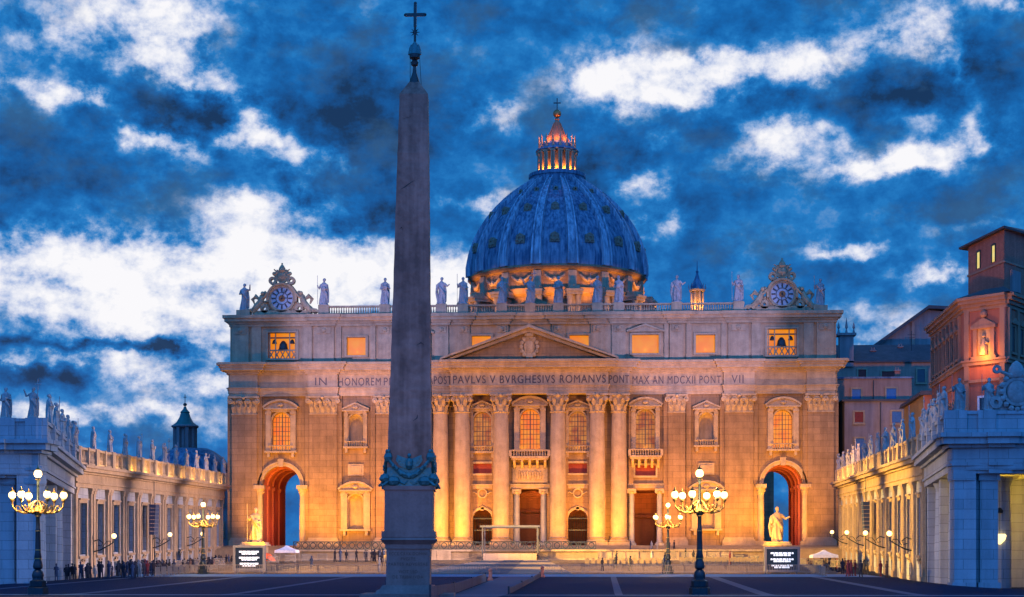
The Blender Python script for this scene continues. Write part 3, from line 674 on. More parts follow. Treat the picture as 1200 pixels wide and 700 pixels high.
for x, h in [(-55.0, 1.6), (-51.9, .9), (-42.2, .9), (-39, 1.9), (-36.2, .5), (-29.7, .5), (-27.4, 1.3), (-25.5, .4), (-16.7, 1.3), (-12.6, 1.2), (-5.3, 1.2), (5.3, 1.2), (12.6, 1.2), (16.6, 1.3), (25.5, .4), (27.4, 1.3), (29.7, .5), (36.2, .5), (38.9, 1.9), (42.2, .9), (51.9, .9), (55.0, 1.6)]:
    b = MB(); b.box(x-h, x+h, 311.05, 311.6, COR1, ATT1)
    if h > 1: b.box(x-h-.12, x+h+.12, 310.9, 311.61, COR1, COR1+.6); b.box(x-h*.7, x+h*.7, 310.85, 311.3, ATT1-1.4, ATT1-.2); b.ball((x, 310.9, ATT1-.8), .5, 8); b.ring(x-.5, ATT1-.6, .1, .36, 310.75, 311.1, 0, 2*PI, 8); b.ring(x+.5, ATT1-.6, .1, .36, 310.75, 311.1, 0, 2*PI, 8)
    P(b, 'attic_pilaster', TRIM)
b = MB()
ATL = [(ATT1, ATT1+.5, .2), (ATT1+.5, ATT1+.9, .45), (ATT1+.9, ATT1+1.5, .95), (ATT1+1.5, TOP1, 1.25)]
mould(b, -56.9, 56.9, 311.1, ATL, 313); 
for jj, (x, h) in enumerate([(-39, 2.1), (-27.4, 1.5), (-16.7, 1.5), (-12.6, 1.4), (-5.3, 1.4), (5.3, 1.4), (12.6, 1.4), (16.6, 1.5), (27.4, 1.5), (38.9, 2.1)]): mould(b, x-h, x+h, 310.7-.006*(jj % 2), [(a+.004+.004*(jj % 2), c+.004+.004*(jj % 2), p) for a, c, p in ATL], 313.01+.01*(jj % 2))
P(b, 'attic_cornice', TRIM)
for x, w_, z0, z1, k in AW:
    b = MB(); hw = w_/2
    b.box(x-hw-.45, x-hw, 311.1, 311.55, z0-.35, z1+.35); b.box(x+hw, x+hw+.45, 311.1, 311.55, z0-.35, z1+.35); b.box(x-hw, x+hw, 311.1, 311.56, z1, z1+.35); b.box(x-hw, x+hw, 311.1, 311.56, z0-.35, z0)
    c = P(b, 'attic_window', TRIM)
    if k == 'bell':
        g = MB(); g.box(x-hw-.2, x+hw+.2, 313.3, 313.4, z0-.1, z1+.1); g.build('pane', LITY, c)
        g = MB()   # bells hanging in the opening and the railing before them
        for dx, r, dz in ((0, 1.05, 1.7), (-1.7, .5, 2.9), (1.7, .5, 2.9)):
            g.lathe([(r, z0+dz-.0), (r*.82, z0+dz+.3), (r*.66, z0+dz+r*1.1), (r*.3, z0+dz+r*1.6), (.05, z0+dz+r*1.7)], 14, (x+dx, 312.4, 0))
        g.box(x-hw, x+hw, 312.3, 312.5, z1-1.0, z1-.75); g.build('bell', DBRONZE, c)
        g = MB(); g.box(x-hw, x+hw, 311.6, 311.8, z0+1.45, z0+1.7)
        for i in range(5):
            xx = x-hw+w_*(i+.5)/5; g.tube([(xx-.42, 311.7, z0), (xx+.42, 311.7, z0+1.5)], .1, 4); g.tube([(xx+.42, 311.7, z0), (xx-.42, 311.7, z0+1.5)], .1, 4)
        for xx in (x-hw+.25, x-hw*.5, x+hw*.5, x+hw-.25): g.box(xx-.1, xx+.1, 311.65, 311.8, z0, z1)
        g.build('railing', TRIM, c)
    else:
        g = MB(); g.box(x-hw, x+hw, 312.35, 312.4, z0, z1); g.build('pane', LITY, c); point((x, 311.9, z0+.8), 35, (1, .36, .02), .3)
        if k == 'p':
            g = MB(); g.prism([(x-hw-.9, z1+.5), (x+hw+.9, z1+.5), (x, z1+1.7)], 310.9, 311.5)
            for sx in (-1, 1): g.prism([(x+sx*(hw+1), z1+.45), (x+sx*(hw+1), z1+.75), (x, z1+2.0), (x, z1+1.65)], 310.6, 311.52+.003*sx)
            g.build('pediment', TRIM, c)
# great pediment
b = MB(); b.prism([(-14.4, COR1+.01), (14.4, COR1+.01), (0, COR1+5.3)], 308.2, 311.4); P(b, 'tympanum', TRAV)
b = MB()
for sg in (-1, 1):
    b.prism([(sg*16.5, COR1+.02), (sg*16.5, COR1+.35), (0, COR1+6.45), (0, COR1+5.9)], 305.9, 311.5+.004*sg)
    b.prism([(sg*14.9, COR1+.02), (sg*15.8, COR1+.1), (0, COR1+5.9), (0, COR1+5.2)], 306.9, 311.45+.004*sg)
P(b, 'pediment_cornice', TRIM)
b = MB(); b.ball((0, 308.0, COR1+2.5), 1.15, 14, sz=1.35, sy=.35); b.ring(0, COR1+2.5, 1.25, 1.5, 307.7, 308.3, 0, 2*PI, 20)
for i in range(14):
    a = 2*PI*i/14; b.ball((1.55*math.cos(a), 307.8, COR1+2.5+1.95*math.sin(a)), .38, 7); b.ring(1.5*math.cos(a), COR1+2.5+1.8*math.sin(a), .12, .36, 307.5, 307.9, 0, 2*PI, 8)
b.lathe([(.9, 4.4), (1.0, 4.9), (.5, 5.3), (.15, 5.6)], 10, (0, 307.9, COR1)); P(b, 'coat_of_arms', CARV)
# roof balustrade
b = MB(); px_ = [-57.2, -39, -27.4, -16.7, -12.6, -5.3, 0, 5.3, 12.6, 16.6, 27.4, 38.9, 57.2]
b.box(-40, 40, 310.6, 311.5, TOP1, TOP1+.3); b.box(-40, 40, 310.7, 311.4, BAL1-.3, BAL1)
i = -39.8
while i < 39.9: b.lathe([(.1, TOP1+.3), (.17, TOP1+.6), (.08, TOP1+1.1), (.12, BAL1-.3)], 5, (i, 311.05, 0)); i += .46
for x in px_[1:-1]: b.box(x-1.0, x+1.0, 310.4, 311.9, TOP1+.005, BAL1+.15)
for x in (-54.3, 54.0): b.box(x-1.3, x+1.3, 310.3, 312.3, TOP1+.005, TOP1+1.0)
P(b, 'balustrade', TRIM)

# clocks with their scrolled surrounds
def clock(x, hand_a):
    z = 52.6; y = 310.9
    b = MB()
    b.box(x-5.6, x+5.6, y-.2, y+1.6, TOP1, TOP1+.9)
    b.prism([(x-3.0, TOP1+.9), (x+3.0, TOP1+.9), (x+2.9, z+1.2), (x+2.0, z+2.4), (x+1.1, z+3.0), (x-1.1, z+3.0), (x-2.0, z+2.4), (x-2.9, z+1.2)], y+.3, y+1.4)
    b.ring(x, z, 2.15, 2.6, y-.2, y+.6, 0, 2*PI, 32); b.ring(x, z, 2.55, 2.95, y-.45, y+.6, -.25, PI+.25, 28)
    for sx in (-1, 1):
        b.ring(x+sx*1.75, z+3.35, .3, .78, y-.2, y+.8, 0, 2*PI, 14)
        b.ring(x+sx*3.3, z-1.9, .3, .85, y-.2, y+.8, 0, 2*PI, 14)
        b.tube([(x+sx*2.9, y+.4, z+1.2), (x+sx*3.8, y+.4, z+.3), (x+sx*4.4, y+.4, z-1.1), (x+sx*5.4, y+.4, z-1.9), (x+sx*6.0, y+.4, z-2.5)], [.5, .6, .5, .45, .3], 7)
        # winged figures leaning on the clock
        b.tube([(x+sx*5.6, y, z-2.6), (x+sx*4.9, y-.2, z-1.7), (x+sx*4.1, y, z-.7), (x+sx*3.7, y, z+.3)], [.45, .62, .62, .4], 8); b.ball((x+sx*3.65, y-.1, z+.95), .42, 8)
        b.tube([(x+sx*4.0, y, z-.1), (x+sx*3.3, y-.4, z+.2), (x+sx*2.8, y-.4, z+.9)], [.25, .2, .15], 6)
        b.tube([(x+sx*5.6, y, z-2.2), (x+sx*6.6, y-.3, z-2.3), (x+sx*7.2, y-.3, z-2.9)], [.4, .32, .2], 6)
        b.tube([(x+sx*4.1, y+.3, z-.3), (x+sx*5.1, y+.5, z+.5), (x+sx*5.7, y+.5, z-.1), (x+sx*5.3, y+.5, z-1.0)], [.2, .5, .35, .15], 6)
        b.tube([(x+sx*1.0, y+.2, z+3.6), (x+sx*1.35, y+.1, z+4.6), (x+sx*.8, y+.1, z+5.4)], [.3, .36, .2], 7)
        b.ball((x+sx*1.5, y+.2, z+4.7), .4, 7)
    # keys and tiara on top
    b.ball((x, y+.2, z+4.1), 1.0, 12, sz=1.15, sy=.6); b.ring(x, z+4.2, .95, 1.25, y-.1, y+.6, 0, 2*PI, 18)
    b.lathe([(.6, 4.9), (.72, 5.3), (.6, 5.8), (.35, 6.2), (.1, 6.5)], 10, (x, y+.3, z)); b.ball((x, y+.3, z+6.6), .18, 6)
    for sx in (-1, 1): b.tube([(x-sx*1.3, y, z+3.0), (x+sx*1.5, y, z+5.5)], .13, 5)
    rnd = random.Random(3)
    for i in range(26):
        sx = rnd.choice((-1, 1)); t = rnd.random(); b.ball((x+sx*lerp(3.0, 6.4, t), y+rnd.uniform(-.3, .5), lerp(z+.4, z-2.6, t)-rnd.random()*(1-t)*2.2), rnd.uniform(.25, .5), 6)
    c = P(b, 'clock_surround', CARV)
    f = MB(); f.prism([(x+2.17*math.cos(2*PI*i/32), z+2.17*math.sin(2*PI*i/32)) for i in range(32)], y+.05, y+.3); f.build('clock_face', plain('clock_white' , (.42, .42, .45), .5), c)
    n = MB()
    for i in range(12):
        a = 2*PI*i/12; n.prism([(-.13, 1.25), (.13, 1.25), (.17, 2.0), (-.17, 2.0)], -.06, .0, Matrix.Translation((x, y+.04, z)) @ Matrix.Rotation(a, 4, 'Y'))
    for a, l in ((hand_a, 1.7), (hand_a*.3+1.4, 1.1)): n.prism([(-.1, -.3), (.1, -.3), (.04, l), (-.04, l)], -.12, -.07, Matrix.Translation((x, y+.04, z)) @ Matrix.Rotation(a, 4, 'Y'))
    n.ring(x, z, 1.08, 1.2, y-.02, y+.04, 0, 2*PI, 24); n.build('clock_hands', LETTER, c)
    g = MB(); g.prism([(x+.62*math.cos(2*PI*i/16), z+.62*math.sin(2*PI*i/16)) for i in range(16)], y-.03, y+.06); g.build('sun_disc', stone('clock_gold', (.55, .2, .06), .2, 1), c)
clock(-47.0, .3); clock(47.0, 3.3)

# body behind the front
b = MB(); b.box(-30, 30, 333.1, 470, FL, 50); b.box(-44, 44, 345, 440, FL, 40); b.box(-34, 34, 458, 540, FL, 52); b.box(-62, 62, 472, 528, FL, 50)
b.prism([(-14, 50), (14, 50), (0, 56)], 333, 470); P(b, 'nave', TRAV)

# great dome
DY = 500
b = MB(); b.lathe([(27.5, 48), (27.5, 60), (25.6, 61), (24.2, 62), (24.2, 79.5), (25.6, 80.2), (26.2, 81.6), (25.2, 81.7), (25.2, 86.5), (26.2, 86.9), (26.9, 87.7), (26.6, 88.3)], 64, (0, DY, 0))
dome = P(b, 'dome_drum', TRAV)
for i in range(16):
    a = 2*PI*(i+.5)/16; M = T(0, DY, 0, a)
    b = MB(); b.box(24, 29.6, -1.9, 1.9, 60, 63, M); b.box(24, 28, -1.2, 1.2, 63, 79, M)
    for s2 in (-1.25, 1.25): b.lathe([(.85, 63), (.82, 70), (.74, 77.3), (1.0, 79)], 12, (28.5, s2, 0), M=M)
    b.box(24, 29.8, -2.3, 2.3, 79.05, 79.9, M); b.box(24, 30.2, -2.5, 2.5, 79.9, 80.6, M); b.box(24.8, 29.2, -1.5, 1.5, 80.6, 81.7, M)
    b.box(24.9, 26.1, -1.2, 1.2, 81.7, 86.6, M)
    b.build('buttress', TRIM, dome)
    a = 2*PI*i/16; M = T(0, DY, 0, a) @ Matrix.Rotation(PI/2, 4, 'Z')
    b = MB(); y0 = -24.2
    for sx in (-1, 1): b.box(sx*1.6, sx*2.1, y0-.6, y0+.4, 65, 74, M)
    if i % 2: b.prism([(-2.7, 74.3), (2.7, 74.3), (0, 76)], y0-.9, y0+.4, M)
    else: b.ring(0, 72.8, 2.6, 3.1, y0-.9, y0+.4, .5, PI-.5, 8, M)
    b.box(-2.6, 2.6, y0-.8, y0+.4, 74, 74.35, M); b.box(-2.2, 2.2, y0-.7, y0+.4, 64.3, 65, M); b.build('drum_window', TRIM, dome)
    b = MB(); b.box(-1.5, 1.5, y0-.3, y0+.5, 65.1, 73.9, M); b.build('drum_pane', GLASSD, dome)
    b = MB(); pts = [(-2.9+5.8*k/8, -25.75, 85.3-1.6*math.sin(PI*k/8)) for k in range(9)]
    b.tube([(M @ Vector(p)) for p in pts], [.25+.2*math.sin(PI*k/8) for k in range(9)], 6); b.ball((M @ Vector((0, -25.8, 84.2))), .65, 8)
    b.build('garland', CARV, dome)
DP = [(26.6, 88.3), (26.65, 91.1), (25.9, 95), (24.6, 98.8), (22.9, 102.4), (20.7, 105.7), (18.3, 108.6), (15.5, 111.4), (13.1, 113.4), (10.6, 115.2), (7.9, 117.0)]
b = MB(); b.lathe(DP, 96, (0, DY, 0)); shell = b.build('dome_shell', LEAD, bas, True)
def dpt(t, off=0):
    x = t*(len(DP)-1); i = min(int(x), len(DP)-2); f = x-i
    r = lerp(DP[i][0], DP[i+1][0], f); z = lerp(DP[i][1], DP[i+1][1], f)
    dr, dz = DP[i+1][0]-DP[i][0], DP[i+1][1]-DP[i][1]; l = math.hypot(dr, dz)
    return r+off*dz/l, z-off*dr/l
for i in range(16):
    a = 2*PI*(i+.5)/16; M = T(0, DY, 0, a); b = MB()
    for side, w0, h in ((0, 1.2, .45), (-1, .34, 1.0), (1, .34, 1.0)):
        vs = []; fs = []; n = 20
        for k in range(n+1):
            t = k/n; sc_ = 1-.55*t
            r0, z0 = dpt(t, -.2); r1, z1 = dpt(t, h); off = side*1.25*sc_; ww = w0*sc_
            vs += [(r0, off-ww, z0), (r1, off-ww*.8, z1), (r1, off+ww*.8, z1), (r0, off+ww, z0)]
        for k in range(n):
            for q in range(3): fs.append((k*4+q, k*4+q+1, k*4+q+5, k*4+q+4))
        b.add(vs, fs, M)
    b.build('dome_rib', RIBM, shell)
for row, (t, s_) in enumerate(((.22, .95), (.50, .8), (.745, .6))):
    for i in range(16):
        a = 2*PI*i/16; r0, z0 = dpt(t); b = MB(); M = T(0, DY, 0, a) @ T(r0, 0, z0, PI/2)
        Ms = M @ Matrix.Scale(s_, 4)
        b.ring(0, .2, .5, 1.0, -1.0, 1.3, 0, 2*PI, 12, Ms)
        if row < 2: b.prism([(-1.5, -1.2), (1.5, -1.2), (1.25, 1.2), (0, 1.9), (-1.25, 1.2)], -.75, 1.4, Ms)
        for k in range(6): q = 2*PI*k/6+.5; b.ball((1.15*math.cos(q), -.8, .2+1.15*math.sin(q)), .3, 6, M=Ms)
        d = b.build('dome_dormer', DORM, shell)
# thin seams between the ribs
b = MB()
for i in range(16):
    for k in (-.5, -.25, .25, .5):
        a = 2*PI*(i+k*.62)/16; b.tube([T(0, DY, 0, a) @ Vector((dpt(t/14, .04)[0], 0, dpt(t/14, .04)[1])) for t in range(15)], .07, 4)
b.build('dome_seams', LEAD, shell)
# lantern on the dome
b = MB(); b.lathe([(8.3, 116.2), (8.3, 118.4), (8.6, 118.6), (8.6, 119.6), (8.1, 119.8), (6.6, 119.8)], 40, (0, DY, 0)); lan = P(b, 'lantern', LEAD)
b = MB(); b.lathe([(4.2, 119.8), (4.2, 126)], 24, (0, DY, 0)); b.build('lantern_core', TRIM, lan)
for i in range(16):
    a = 2*PI*(i+.5)/16; b = MB(); M = T(0, DY, 0, a)
    for s2 in (-.36, .36): b.lathe([(.38, 119.8), (.30, 120.4), (.28, 125), (.42, 125.8)], 8, (5.7, s2, 0), M=M)
    b.box(4.1, 5.5, -.22, .22, 119.8, 125.8, M); b.box(4.6, 6.25, -.8, .8, 125.8, 126.3, M); b.build('lantern_column', TRIM, lan)
b = MB(); b.lathe([(6.0, 126.3), (6.5, 126.6), (6.3, 127.1), (5.2, 127.2), (5.0, 128.4), (4.6, 129.0), (3.5, 129.4)], 32, (0, DY, 0)); b.build('lantern_cornice', LEAD, lan)
for i in range(16):
    a = 2*PI*(i+.5)/16; b = MB(); b.lathe([(.34, 127.1), (.4, 127.7), (.2, 128.1), (.36, 129), (.16, 129.6), (.3, 130.2), (.05, 131.4)], 8, (5.5*math.cos(a), DY+5.5*math.sin(a), 0)); b.build('finial', CARV, lan)
b = MB(); b.lathe([(3.7, 129), (3.2, 130.4), (2.3, 132), (1.5, 133.8), (.9, 135.4), (.55, 136.2), (.8, 136.5), (.3, 137)], 24, (0, DY, 0))
for i in range(12): a = 2*PI*i/12; b.tube([(r*math.cos(a), DY+r*math.sin(a), z) for r, z in ((3.8, 129.2), (3.3, 130.4), (2.4, 132), (1.6, 133.8), (.95, 135.4))], .16, 5)
b.build('spire', stone('spire_stone', (.5, .24, .12), .3, .8), lan)
b = MB(); b.ball((0, DY, 138.2), 1.25, 18); b.build('ball', stone('gilded_ball', (.5, .24, .08), .2, 1, .35, metal=.6), lan)
b = MB(); b.box(-.14, .14, DY-.14, DY+.14, 139.3, 142.9); b.box(-1.1, 1.1, DY-.12, DY+.12, 141.3, 141.6); b.build('cross', DBRONZE, lan)
for i in range(16):
    a = 2*PI*i/16
    if math.sin(a) < .1:
        point((5.0*math.cos(a), DY+5.0*math.sin(a), 120.6), 700, (1, .32, .04), .15)
        if i % 2 == 0: point((4.5*math.cos(a), DY+4.5*math.sin(a), 130.3), 420, (1, .28, .04), .1)
for i in range(9):
    a = -PI/2+(i-4)*.37; spot((33*math.cos(a), DY+33*math.sin(a), 74), (25*math.cos(a), DY+25*math.sin(a), 82), 13000, (1, .36, .05), 46, .6, .5)

for i in range(6):
    a = -PI/2+(i-2.5)*.42; spot((44*math.cos(a), DY+44*math.sin(a), 66), (27*math.cos(a), DY+27*math.sin(a), 79), 20000, (1, .42, .08), 34, .6, .5)
# two small domes behind the attic
def small_dome(x, y, lightit=True):
    b = MB(); b.lathe([(9, 50), (9, 57), (9.6, 57.4), (9.3, 58), (8.8, 61), (7, 65), (4.4, 67.8), (2.6, 68.8)], 32, (x, y, 0)); sd = P(b, 'small_dome', LEAD, smooth=True)
    b = MB()
    for i in range(8):
        a = 2*PI*(i+.5)/8; b.lathe([(.28, 69), (.25, 74.3)], 8, (x+1.6*math.cos(a), y+1.6*math.sin(a), 0))
    b.lathe([(1.1, 69), (1.1, 74.3)], 12, (x, y, 0)); b.lathe([(2.7, 68.7), (2.7, 69.2)], 16, (x, y, 0)); b.lathe([(2.0, 74.3), (2.15, 74.8), (1.8, 75)], 16, (x, y, 0)); b.build('small_lantern', TRIM, sd)
    b = MB(); b.lathe([(1.8, 75), (1.5, 76), (.8, 77.4), (.4, 78.6), (.15, 80), (.06, 82.5)], 14, (x, y, 0)); b.ball((x, y, 79.6), .4, 8)
    for i in range(8): a = 2*PI*i/8; b.lathe([(.2, 75), (.06, 76.3)], 6, (x+2.2*math.cos(a), y+2.2*math.sin(a), 0))
    b.build('small_spire', LEAD, sd)
    for a in (-PI/2-.8, -PI/2, -PI/2+.8): point((x+3.3*math.cos(a), y+3.3*math.sin(a), 70.2), 900, (1, .42, .05), .1)
small_dome(38.6, 440); small_dome(-38.6, 440)
# lamps that light the upper window reveals from the sill (they stand behind the frames)

# ------------------------------------------------------------------ statues
def figure(h=3.1, arm='staff', seed=0, robe=True):
    """a robed standing figure of height h, feet on z=0, facing -y"""
    rn = random.Random(seed); b = MB(); sway = rn.uniform(-.08, .08)*h/3.1; k = h/3.1
    b.lathe([(.50*k, 0), (.50*k, .12*k)], 8, (0, 0, 0))
    rings = [(.10, .43, .36), (.5, .42, .34), (.95, .38, .31), (1.35, .34, .28), (1.65, .33, .25), (1.95, .36, .26), (2.2, .40, .25), (2.36, .37, .22), (2.46, .20, .16), (2.56, .11, .11)]
    vs = []; n = 28
    for j, (z, rx, ry) in enumerate(rings):
        amp = .26*max(.08, 1-z/2.4)
        for i in range(n):
            a = 2*PI*i/n; m = 1+amp*math.sin(a*7+seed+z*.9)+amp*.6*math.sin(a*4-z*2)
            ox = sway*math.sin(z*1.3)
            vs.append((k*(rx*m*math.cos(a)+ox), k*(ry*m*math.sin(a)), k*z))
    fs = [(j*n+i, j*n+(i+1) % n, (j+1)*n+(i+1) % n, (j+1)*n+i) for j in range(len(rings)-1) for i in range(n)]+[tuple(range(n-1, -1, -1)), tuple((len(rings)-1)*n+i for i in range(n))]
    b.add(vs, fs)
    sx = sway*k
    b.tube([(-.35*k, -.1*k, 2.3*k), (0, -.33*k, 1.75*k), (.36*k, -.18*k, 1.25*k), (.38*k, .1*k, .5*k)], [.1*k, .13*k, .14*k, .08*k], 7)   # mantle across the chest
    b.tube([(.33*k, .15*k, 2.3*k), (.42*k, .2*k, 1.4*k), (.4*k, .2*k, .3*k)], [.1*k, .13*k, .12*k], 7)
    tn = rn.uniform(-.06, .06)*k
    b.ball((tn, -.03*k, 2.78*k), .165*k, 12, sz=1.25); b.ball((tn, -.13*k, 2.66*k), .09*k, 8, sz=1.4); b.ball((tn, .05*k, 2.82*k), .18*k, 10); b.ball((tn, -.19*k, 2.77*k), .035*k, 6)
    def armt(side, elbow, hand):
        b.tube([(side*.36*k, 0, 2.28*k), tuple(q*k for q in elbow), tuple(q*k for q in hand)], [.13*k, .115*k, .065*k], 8); b.ball(tuple(q*k for q in hand), .085*k, 7)
    if arm == 'staff': armt(-1, (-.58, -.05, 1.85), (-.62, -.3, 2.15)); b.tube([(-.62*k, -.3*k, .1*k), (-.64*k, -.32*k, 3.3*k)], .04*k, 6); armt(1, (.5, -.05, 1.8), (.2, -.36, 1.75)); b.box(.05*k, .3*k, -.45*k, -.33*k, 1.6*k, 1.95*k)
    elif arm == 'cross': armt(1, (.56, -.1, 1.85), (.6, -.35, 2.1)); b.tube([(.62*k, -.36*k, .1*k), (.64*k, -.36*k, 3.7*k)], .05*k, 6); b.tube([(.3*k, -.36*k, 3.2*k), (.98*k, -.36*k, 3.2*k)], .05*k, 6); armt(-1, (-.6, -.1, 2.1), (-.75, -.3, 2.7))
    elif arm == 'raise': armt(1, (.66, -.1, 2.2), (.72, -.2, 2.75)); armt(-1, (-.5, -.1, 1.8), (-.15, -.38, 1.85))
    elif arm == 'book': armt(1, (.52, -.05, 1.8), (.15, -.38, 1.95)); armt(-1, (-.52, -.05, 1.75), (-.12, -.38, 1.65)); b.box(-.22*k, .22*k, -.5*k, -.34*k, 1.65*k, 2.05*k)
    else: armt(1, (.7, .0, 1.95), (1.0, -.15, 2.1)); armt(-1, (-.45, -.1, 1.75), (-.5, -.25, 1.3)); b.tube([(-.5*k, -.1*k, 2.2*k), (-.62*k, .1*k, 1.3*k), (-.5*k, .1*k, .4*k)], [.1*k, .16*k, .1*k], 7)
    return b
ARMS = ['staff', 'book', 'raise', 'open', 'cross', 'staff', 'book']
SM = [remesh(figure(3.1, a, i*13+1), 'statue', STAT, .042) for i, a in enumerate(ARMS)]
def statue(x, y, z, k, s, rz, label, group, cat='statue'):
    o = bpy.data.objects.new('statue', SM[k % len(SM)]); C.objects.link(o); o.location = (x, y, z); o.scale = (s, s, s); o.rotation_euler = (0, 0, rz)
    return tag(o, label, cat, group)
FN = [(-54.2, 'leftmost statue of the church roof, outside the left clock', 2), (-39, 'roof statue just right of the left clock, one arm lifted', 0), (-27.4, 'roof statue next to the obelisk on its left side', 1),
      (-16.7, 'roof statue next to the obelisk on its right side', 3), (-12.6, 'roof statue at the left foot of the dome', 5), (-5.3, 'roof statue left of the one carrying a tall cross', 2), (0, 'roof statue in the middle of the front, carrying a tall cross', 4),
      (5.3, 'roof statue right of the one carrying a tall cross', 1), (12.6, 'roof statue in front of the right part of the drum', 0), (16.6, 'roof statue at the right foot of the dome', 6), (27.4, 'roof statue left of the small lit lantern spire', 3),
      (38.9, 'roof statue just left of the right clock', 5), (54.0, 'rightmost statue of the church roof, outside the right clock', 0)]
for x, lb, k in FN:
    z = TOP1+1.0 if abs(x) > 50 else BAL1+.15
    statue(x, 311.1, z-.02, k, 1.72, random.uniform(-.4, .4), lb, 'statues on the church roof')
# big statues on pedestals flanking the steps
for sx, nm, k in ((-1, 'left', 0), (1, 'right', 5)):
    x = -40.3 if sx < 0 else 40.2
    me = remesh(figure(5.6, 'staff' if sx < 0 else 'open', 40+k), 'saint_statue', TRIM, .07)
    o = bpy.data.objects.new('saint_statue', me); C.objects.link(o); o.location = (x, 255, 5.7)
    tag(o, 'golden lit robed saint statue on pedestal before the %s end arch of the church' % nm, 'statue')
    b = MB(); g0 = ground(x, 255)-.4
    b.box(x-2.2, x+2.2, 252.8, 257.2, g0, 2.6); b.box(x-1.7, x+1.7, 253.3, 256.7, 2.6, 5.1); b.box(x-2.0, x+2.0, 253, 257, 5.1, 5.4); b.box(x-1.8, x+1.8, 253.2, 256.8, 5.4, 5.7)
    tag(b.build('pedestal', TRIM), 'stone pedestal under the saint statue on the %s of the steps' % nm, 'pedestal')
    spot((x-3*sx, 247, 4.0), (x, 255, 8.8), 24000 if sx < 0 else 11000, GOLD, 50, .6, .3)

# ------------------------------------------------------------------ obelisk
ob = thing('obelisk', 'tall granite obelisk with bronze cross on an inscribed pedestal in front of the church', 'obelisk', (0, 115, 0))
OR_ = rad(4); SHR = Matrix(((1, 0, .011, .02), (0, 1, 0, 0), (0, 0, 1, 0), (0, 0, 0, 1)))     # the shaft leans a hair to the right
OM = SHR @ T(0, 115, 0, OR_)
def taper(b, h0, h1, z0, z1, M): b.add([(-h0,-h0,z0),(h0,-h0,z0),(h0,h0,z0),(-h0,h0,z0),(-h1,-h1,z1),(h1,-h1,z1),(h1,h1,z1),(-h1,h1,z1)], [(0,3,2,1),(4,5,6,7),(0,1,5,4),(1,2,6,5),(2,3,7,6),(3,0,4,7)], M)
b = MB(); n = 44; jit = [random.uniform(-.022, .012) for _ in range(n+1)]
for i in range(n): taper(b, lerp(1.52, .98, i/n)+jit[i], lerp(1.52, .98, (i+1)/n)+jit[i+1], lerp(8.9, 34.75, i/n), lerp(8.9, 34.75, (i+1)/n), OM)
taper(b, .98, .34, 34.75, 35.75, OM); b.build('shaft', GRAN, ob)
for pts in ([(-1.0, 28.0), (-.5, 28.3), (-.1, 28.6), (.35, 28.85)], [(-.9, 25.3), (-.72, 25.5), (-.66, 25.25)], [(.2, 17.2), (.7, 17.5), (1.0, 17.3)], [(-.7, 33.0), (-.2, 33.15)], [(.1, 12.0), (.5, 12.3), (.6, 12.9)]):
    b = MB(); b.tube([OM @ Vector((x_, -(1.52-.54*(z_-8.9)/25.85)+.02, z_)) for x_, z_ in pts], [.01]+[.04]*(len(pts)-2)+[.015], 5); b.build('repair_mark', DBRONZE, ob)
b = MB(); taper(b, 1.66, 1.66, 3.3+.9, 7.6, OM); taper(b, 1.76, 1.76, 7.35, 7.62, OM); b.build('upper_block', GRANB, ob)
b = MB(); taper(b, 1.84, 1.84, 4.1, 4.5, OM); taper(b, 1.94, 1.78, 3.9, 4.1, OM); taper(b, 1.62, 1.9, 3.6, 3.9, OM); taper(b, 1.6, 1.6, 3.3, 3.6, OM); b.build('moulding', GRANB, ob)
b = MB(); taper(b, 1.5, 1.5, .75, 3.35, OM); pb = b.build('lower_block', GRANB, ob)
b = MB(); taper(b, 1.95, 1.75, .45, .78, OM); taper(b, 2.25, 2.1, .2, .46, OM); taper(b, 3.2, 3.2, -.1, .21, OM); b.build('plinth', GRANB, ob)
for i, (s, wd) in enumerate((('ECCE CRVX DOMINI', 2.6), ('FVGITE', 1.0), ('PARTES ADVERSAE', 2.7), ('VICIT LEO', 1.3), ('DE TRIBV IVDA', 2.1))):
    z = 2.86-.36*i-(.16 if i > 2 else 0); p = OM @ Vector((0, -1.505, z)); text_mesh(s, .30, wd, LETTER, pb, p, 'inscription', .012, OR_)
